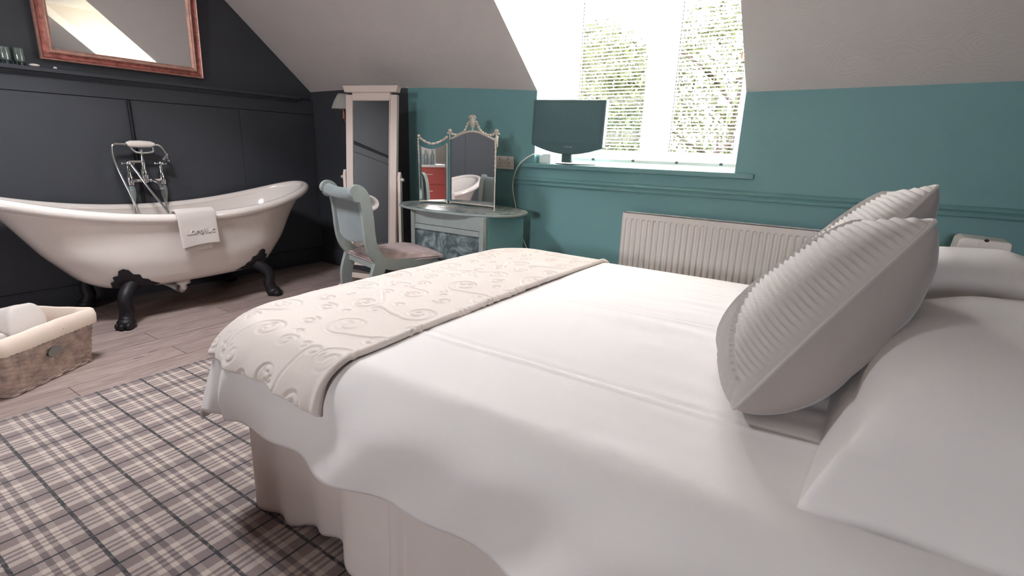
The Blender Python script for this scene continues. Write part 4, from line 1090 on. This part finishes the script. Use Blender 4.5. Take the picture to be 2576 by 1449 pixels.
# wall socket
def socket():
    t = thing('wall_socket', 'white double wall socket on the teal wall beside the dressing mirror', 'socket')
    x0, x1, z0, z1 = -2.140, -1.996, .966, 1.052
    MB().box(x0, x1, YB - .011, YB - .0005, z0, z1).build('faceplate', M_plastic, t, bevel=.003)
    for k, cx in enumerate((x0 + .036, x1 - .036)):
        MB().box(cx - .012 + .028 * (1 if k else -1) * 0, cx - .004, YB - .013, YB - .0108, z1 - .022, z1 - .010).build('rocker_switch', mat('rocker', '#8c7f7c', .4), t)
        b = MB(); b.box(cx - .002, cx + .002, YB - .0116, YB - .0105, z0 + .034, z0 + .046)
        for q in (-.011, .011): b.box(cx + q - .003, cx + q + .003, YB - .0116, YB - .0105, z0 + .018, z0 + .022)
        b.build('pin_holes', M_black, t)
socket()

# ------------------------------------------------------------------ venetian blind
def make_blind():
    t = thing('venetian_blind', 'white venetian blind lowered over the dormer window', 'blind')
    x0, x1, y, zb, zt = -1.735, -.60, 3.255, 1.050, 2.13; w = .021
    MB().box(x0 - .005, x1 + .005, y - .015, y + .02, zt - .002, zt + .025).build('head_rail', M_pvc, t, bevel=.003)
    b = MB(); z = zb + .018; k = 0
    while z < zt - .01:
        tl = .0035; V = []; n = 5
        for xx in (x0, x1):
            for i in range(n):
                s = -1 + 2 * i / (n - 1); V.append((xx, y + s * w / 2, z + .0022 * (1 - s * s) - s * tl * .4))
        for xx in (x0, x1):
            for i in range(n):
                s = -1 + 2 * i / (n - 1); V.append((xx, y + s * w / 2, z - .0008 + .0022 * (1 - s * s) - s * tl * .4))
        F = [(i, i + 1, n + i + 1, n + i) for i in range(n - 1)] + [(2 * n + i + 1, 2 * n + i, 3 * n + i, 3 * n + i + 1) for i in range(n - 1)]
        F += [(0, n, 3 * n, 2 * n), (n - 1, 3 * n - 1, 4 * n - 1, 2 * n - 1)] + [(i + 1, i, 2 * n + i, 2 * n + i + 1) for i in range(n - 1)] + [(n + i, n + i + 1, 3 * n + i + 1, 3 * n + i) for i in range(n - 1)]
        b.add(V, F); z += .0212
    b.build('slats', M_slat, t)
    br = MB().box(x0, x1, y - .013, y + .013, zb - .012, zb + .008).build('bottom_rail', M_pvc, t, bevel=.003)
    for x in (x0 + .22, x0 + .50, x0 + .78, x0 + 1.04):
        MB().box(x - .009, x + .009, y - .016, y - .0135, zb - .004, zb + .010).build('rail_clip', mat('grey_clip', '#6a6a68', .4), br)
    for x in (x0 + .045, x0 + .60, x1 - .10):
        b = MB(); b.tube([(x, y - .0145, zb), (x, y - .0145, zt)], .0009, 5); b.tube([(x, y + .0145, zb), (x, y + .0145, zt)], .0009, 5); b.build('ladder_cord', M_plastic, t)
    b = MB(); b.tube([(x0 + .06, y - .022, 1.10), (x0 + .06, y - .022, zt)], .003, 8); b.tube([(x0 + .075, y - .020, 1.20), (x0 + .075, y - .020, zt)], .0012, 6); b.build('tilt_wand', M_plastic, t, smooth=True)
    b = MB(); b.lathe([(.002, .0), (.007, -.01), (.009, -.035), (.005, -.04)], (x1 - .06, y - .022, 1.66), 10); b.tube([(x1 - .06, y - .022, 1.66), (x1 - .06, y - .022, zt)], .0010, 5); b.build('cord_pull', mat('wood_acorn', '#a98c80', .5), t, smooth=True)
make_blind()

# ------------------------------------------------------------------ radiator
def make_radiator():
    t = thing('radiator', 'white ribbed panel radiator on the teal wall below the window', 'radiator')
    x0, x1, z0, z1, yf, yb = -1.136, .06, .165, .762, 2.905, 2.968
    xs_ = np.arange(x0, x1, .0028); zs = np.concatenate([np.linspace(z0, z0 + .05, 14), np.linspace(z0 + .055, z1 - .055, 6), np.linspace(z1 - .05, z1, 16)])
    X, Z = np.meshgrid(xs_, zs, indexing='ij'); pitch = .0333
    q = ((X - x0 - .012) / pitch) % 1
    rib = np.clip(np.sin(PI * np.clip((q - .12) / .62, 0, 1)) * 2.4, 0, 1)
    zm = np.clip(np.minimum(Z - (z0 + .03), (z1 - .030) - Z) / .010, 0, 1)
    arch = np.clip((np.minimum(Z - z0 - .03, z1 - .03 - Z) - .012 * (1 - np.sin(PI * np.clip((q - .12) / .62, 0, 1)))) / .006, 0, 1)
    inx = (X > x0 + .014) & (X < x1 - .014)
    Y = yf + .007 * rib * arch * zm * inx * (1)
    P = np.stack([X, Y, Z], -1)
    o = mkmesh('front_panel', P.reshape(-1, 3), gridfaces(len(xs_), len(zs)), M_plastic, t)
    MB().box(x0, x1 - .003, yf + .0085, yf + .013, z0, z1 - .002).build('rear_panel', M_plastic, t)
    MB().box(x0 - .004, x0, yf - .002, yb, z0 - .005, z1).build('side_cover', M_plastic, t, bevel=.001); MB().box(x1 - .002, x1 + .002, yf - .002, yb, z0 - .005, z1).build('side_cover', M_plastic, t, bevel=.001)
    b = MB(); b.box(x0, x1 - .003, yf, yf + .010, z1 - .003, z1); b.box(x0, x1 - .003, yb - .008, yb, z1 - .02, z1)
    k = x0 + .01
    while k < x1 - .02: b.box(k, k + .006, yf + .010, yb - .008, z1 - .004, z1 - .001); k += .016
    b.build('top_grille', M_plastic, t)
    MB().box(x0 + .15, x0 + .19, yb, YB - .0005, .25, .68).build('wall_bracket', M_plastic, t); MB().box(x1 - .19, x1 - .15, yb, YB - .0005, .25, .68).build('wall_bracket', M_plastic, t)
    b = MB(); b.tube([(x0 + .05, yb - .02, z0 + .01), (x0 + .05, yb - .02, .10), (x0 + .05, yb - .02, .0075)], .008, 10); b.lathe([(.014, .07), (.016, .09), (.016, .13), (.012, .14)], (x0 + .05, yb - .02, 0), 12); b.build('valve', M_chrome, t, smooth=True)
make_radiator()

# ------------------------------------------------------------------ bedside table and what stands on it
def make_bedside():
    t = thing('bedside_table', 'white bedside table in the corner behind the bed, mostly hidden by the pillows', 'table')
    x0, x1, y0, y1, z = .16, .60, 2.42, 2.84, .66
    MB().box(x0, x1, y0, y1, z - .025, z).build('table_top', M_whitewood, t, bevel=.004)
    for x in (x0 + .02, x1 - .06):
        for y in (y0 + .02, y1 - .06): MB().box(x, x + .04, y, y + .04, .0078, z - .026).build('leg', M_whitewood, t, bevel=.003)
    d = MB().box(x0 + .062, x1 - .062, y0 + .022, y1 - .06, z - .16, z - .027).build('drawer', M_whitewood, t, bevel=.003)
    MB().ball(((x0 + x1) / 2, y0 + .012, z - .09), .013, 6).build('knob', M_silver, d, smooth=True)
    # moulded white box
    t = thing('plastic_box', 'white moulded plastic box with a dark button on the bedside table', 'box')
    b = MB(); b.prism([(.335, .661), (.352, .822), (.364, .832), (.500, .826), (.506, .816), (.506, .661)], lambda a, c, d: (a, d, c), 2.56, 2.70); b.build('casing', M_plastic, t, bevel=.006)
    b = MB(); b.prism([(.398, .70), (.412, .826), (.447, .824), (.442, .70)], lambda a, c, d: (a, d, c), 2.5585, 2.5598); b.prism([(.396, .70), (.410, .829), (.413, .829), (.400, .70)], lambda a, c, d: (a, d, c), 2.554, 2.5585); b.build('front_panel', M_plastic, t)
    b = MB(); b.ball((.430, 2.562, .826), (.008, .007, .006), 6); b.build('button', M_black, t, smooth=True)
    t = thing('box_stack', 'small stepped white box beside the moulded plastic box, peeping past the cushions', 'box')
    MB().box(.20, .300, 2.60, 2.70, .661, .785).build('lower_tier', M_plastic, t, bevel=.004)
    MB().box(.20, .272, 2.61, 2.69, .7855, .803).build('upper_tier', M_plastic, t, bevel=.004)
make_bedside()

# ------------------------------------------------------------------ cabinet behind the camera, reflected in the dressing mirror
def make_unit():
    x0, x1, y0, y1 = -1.45, -.70, -1.95, -1.50
    t = thing('cabinet', 'red cabinet with a white top, reflected in the left wing of the dressing mirror', 'cabinet')
    MB().box(x0, x1, y0, y1, .008, .80).build('cabinet_body', M_red, t, bevel=.004)
    for k in range(3):
        d = MB().box(x0 + .02, x1 - .02, y1 + .0005, y1 + .016, .05 + k * .25, .28 + k * .25).build('drawer', M_red, t, bevel=.003)
        MB().box(x0 + .30, x1 - .30, y1 + .0165, y1 + .03, .19 + k * .25, .20 + k * .25).build('handle', M_silver, d)
    MB().box(x0 - .01, x1 + .01, y0 - .01, y1 + .02, .801, .835).build('worktop', M_plastic, t, bevel=.003)
    b = MB().box(x0 + .10, x1 - .10, y0 + .03, y0 + .05, .836, 1.10); tag(b.build('white_tray', M_plastic, bevel=.004), 'white tray standing upright on the red cabinet, seen in the dressing mirror', 'tray')
    M_bot = glass_mat('blue_bottle_plastic', (.55, .75, .8, 1), .25, opac=.3)
    for k, x in enumerate((-1.15, -1.04, -.93)):
        t = thing('water_bottle', ('small clear bottle on the red cabinet, nearest the bath side', 'small clear bottle on the red cabinet, in the middle of three', 'small clear bottle on the red cabinet, furthest from the bath')[k], 'bottle', 'bottles on the red cabinet', loc=(x, -1.68, .836))
        MB().lathe([(.026, 0), (.03, .005), (.03, .12), (.024, .15), (.011, .175), (.011, .19)], n=18).build('bottle_body', M_bot, t, smooth=True)
        MB().lathe([(.013, .1905), (.013, .208)], n=14).build('cap', M_teal, t)
make_unit()

# ------------------------------------------------------------------ outside
GZ = -3.0
g = MB().box(-40, 40, 4.0, 60, GZ - .1, GZ).build('garden_ground', M_grass); structure(g)
g = MB().box(-40, 40, -60, -2.6, GZ - .1, GZ).build('garden_ground', M_grass); structure(g)
def leaf_cloud(c, rad, n, seed, size, name, parent):
    R = np.random.RandomState(seed); V = []; F = []
    for k in range(n):
        d = R.normal(size=3); d /= np.linalg.norm(d); p = np.array(c) + d * np.array(rad) * (.55 + .45 * R.rand()) ; a = R.normal(size=3); a /= np.linalg.norm(a); b_ = np.cross(a, R.normal(size=3)); b_ /= np.linalg.norm(b_); s = size * (.6 + .8 * R.rand())
        m = len(V); V += [tuple(p - a * s), tuple(p + b_ * s * .45), tuple(p + a * s), tuple(p - b_ * s * .45)]; F.append((m, m + 1, m + 2, m + 3))
    return mkmesh(name, V, F, M_leaf, parent, smooth=False)
def tree(loc, h, seed, label, crown=(1.2, 1.2, 1.4), n=1500, trunk=.10):
    R = random.Random(seed); t = thing('tree', label, 'tree', 'trees outside the dormer window', loc=loc)
    b = MB(); top = h * .55
    b.tube([(0, 0, 0), (.05, 0, top * .5), (0, .05, top), (.1, 0, h * .8)], [trunk, trunk * .8, trunk * .6, trunk * .25], 8)
    tips = []
    for k in range(9):
        a = k * 2.4 + R.random(); z = h * (.4 + .05 * k); L = crown[0] * (.7 + .5 * R.random()); e = (L * math.cos(a), L * math.sin(a), z + L * (.3 + .5 * R.random()))
        b.tube(spline([(0, 0, z), (e[0] * .5, e[1] * .5, z + .25 * L), e], 4), [trunk * .35] * 5 + [trunk * .2] * 4, 6); tips.append(e)
    b.build('trunk', M_bark, t, smooth=True)
    leaf_cloud((0, 0, h * .8), crown, int(n * 1.5), seed, .048, 'foliage', t)
tree((-3.6, 7.6, GZ), 5.6, 3, 'leafy tree behind the left pane of the dormer window', (1.2, 1.0, 1.5), 7000)
tree((-2.0, 9.5, GZ), 6.6, 5, 'sparser tree behind the right pane of the dormer window', (1.5, 1.2, 1.5), 4000)
tree((-5.4, 10.5, GZ), 6.2, 9, 'further tree at the left of the dormer view', (1.5, 1.2, 1.7), 5000)
b = MB(); b.tube(spline([(-1.9, 7.0, .92), (-1.45, 7.0, 1.25), (-1.0, 7.0, 1.75), (-.75, 7.0, 1.95)], 6), [.025] * 10 + [.015] * 9, 7); b.tube([(-1.9, 7.0, .95), (-1.9, 7.0, GZ)], .05, 8)
b.tube([(-1.62, 7.0, 1.12), (-1.55, 7.0, .45)], .035, 7)
tag(b.build('bare_branch', M_bark, smooth=True), 'bare diagonal branch crossing the right pane outside', 'branch')
def hedge(x0, x1, y, z1, seed, label, n=9000):
    t = thing('hedge', label, 'hedge', loc=(0, 0, 0)); 
    MB().box(x0, x1, y - .3, y + .3, GZ, z1 - .15).build('hedge_core', M_bark, t)
    leaf_cloud(((x0 + x1) / 2, y, (GZ + z1) / 2 + .6), ((x1 - x0) / 2, .4, (z1 - GZ) / 2 - .2), n, seed, .08, 'foliage', t)
hedge(-7, 1.5, 12.5, .55, 4, 'clipped hedge beyond the garden outside the dormer window')
t = thing('neighbour_house', 'pale house with a pitched roof outside beyond the left pane', 'house')
MB().box(-9.5, -4.6, 13.5, 18, GZ, 1.0).build('house_walls', M_stucco, t)
b = MB(); b.prism([(13.1, 1.0), (18.4, 1.0), (15.75, 2.4)], lambda a, c, d: (d, a, c), -9.8, -4.3); b.build('roof', M_roof, t)

# ------------------------------------------------------------------ light: overcast sky through the dormer and two added openings
w = bpy.data.worlds.new('sky'); SC.world = w; w.use_nodes = True
bg = w.node_tree.nodes['Background']; bg.inputs['Color'].default_value = (.955, .98, 1.02, 1); bg.inputs['Strength'].default_value = 7.0
def portal(loc, rx, sx, sy):
    l = bpy.data.lights.new('daylight_portal', 'AREA'); l.shape = 'RECTANGLE'; l.size = sx; l.size_y = sy; l.cycles.is_portal = True
    o = bpy.data.objects.new('daylight_portal', l); COL.objects.link(o); o.location = loc; o.rotation_euler = (rx, 0, 0)
portal(((DX0 + DX1) / 2, WY + .11, (SILL + DTOP) / 2), -PI / 2, DX1 - DX0, DTOP - SILL)
portal(((SK[0] + SK[1]) / 2, (SK[2] + SK[3]) / 2, ZC + .085), 0, SK[1] - SK[0], SK[3] - SK[2])  # over the added roof light
portal(((RW[0] + RW[1]) / 2, YF - .13, (RW[2] + RW[3]) / 2), PI / 2, RW[1] - RW[0], RW[3] - RW[2])  # behind the added rear window
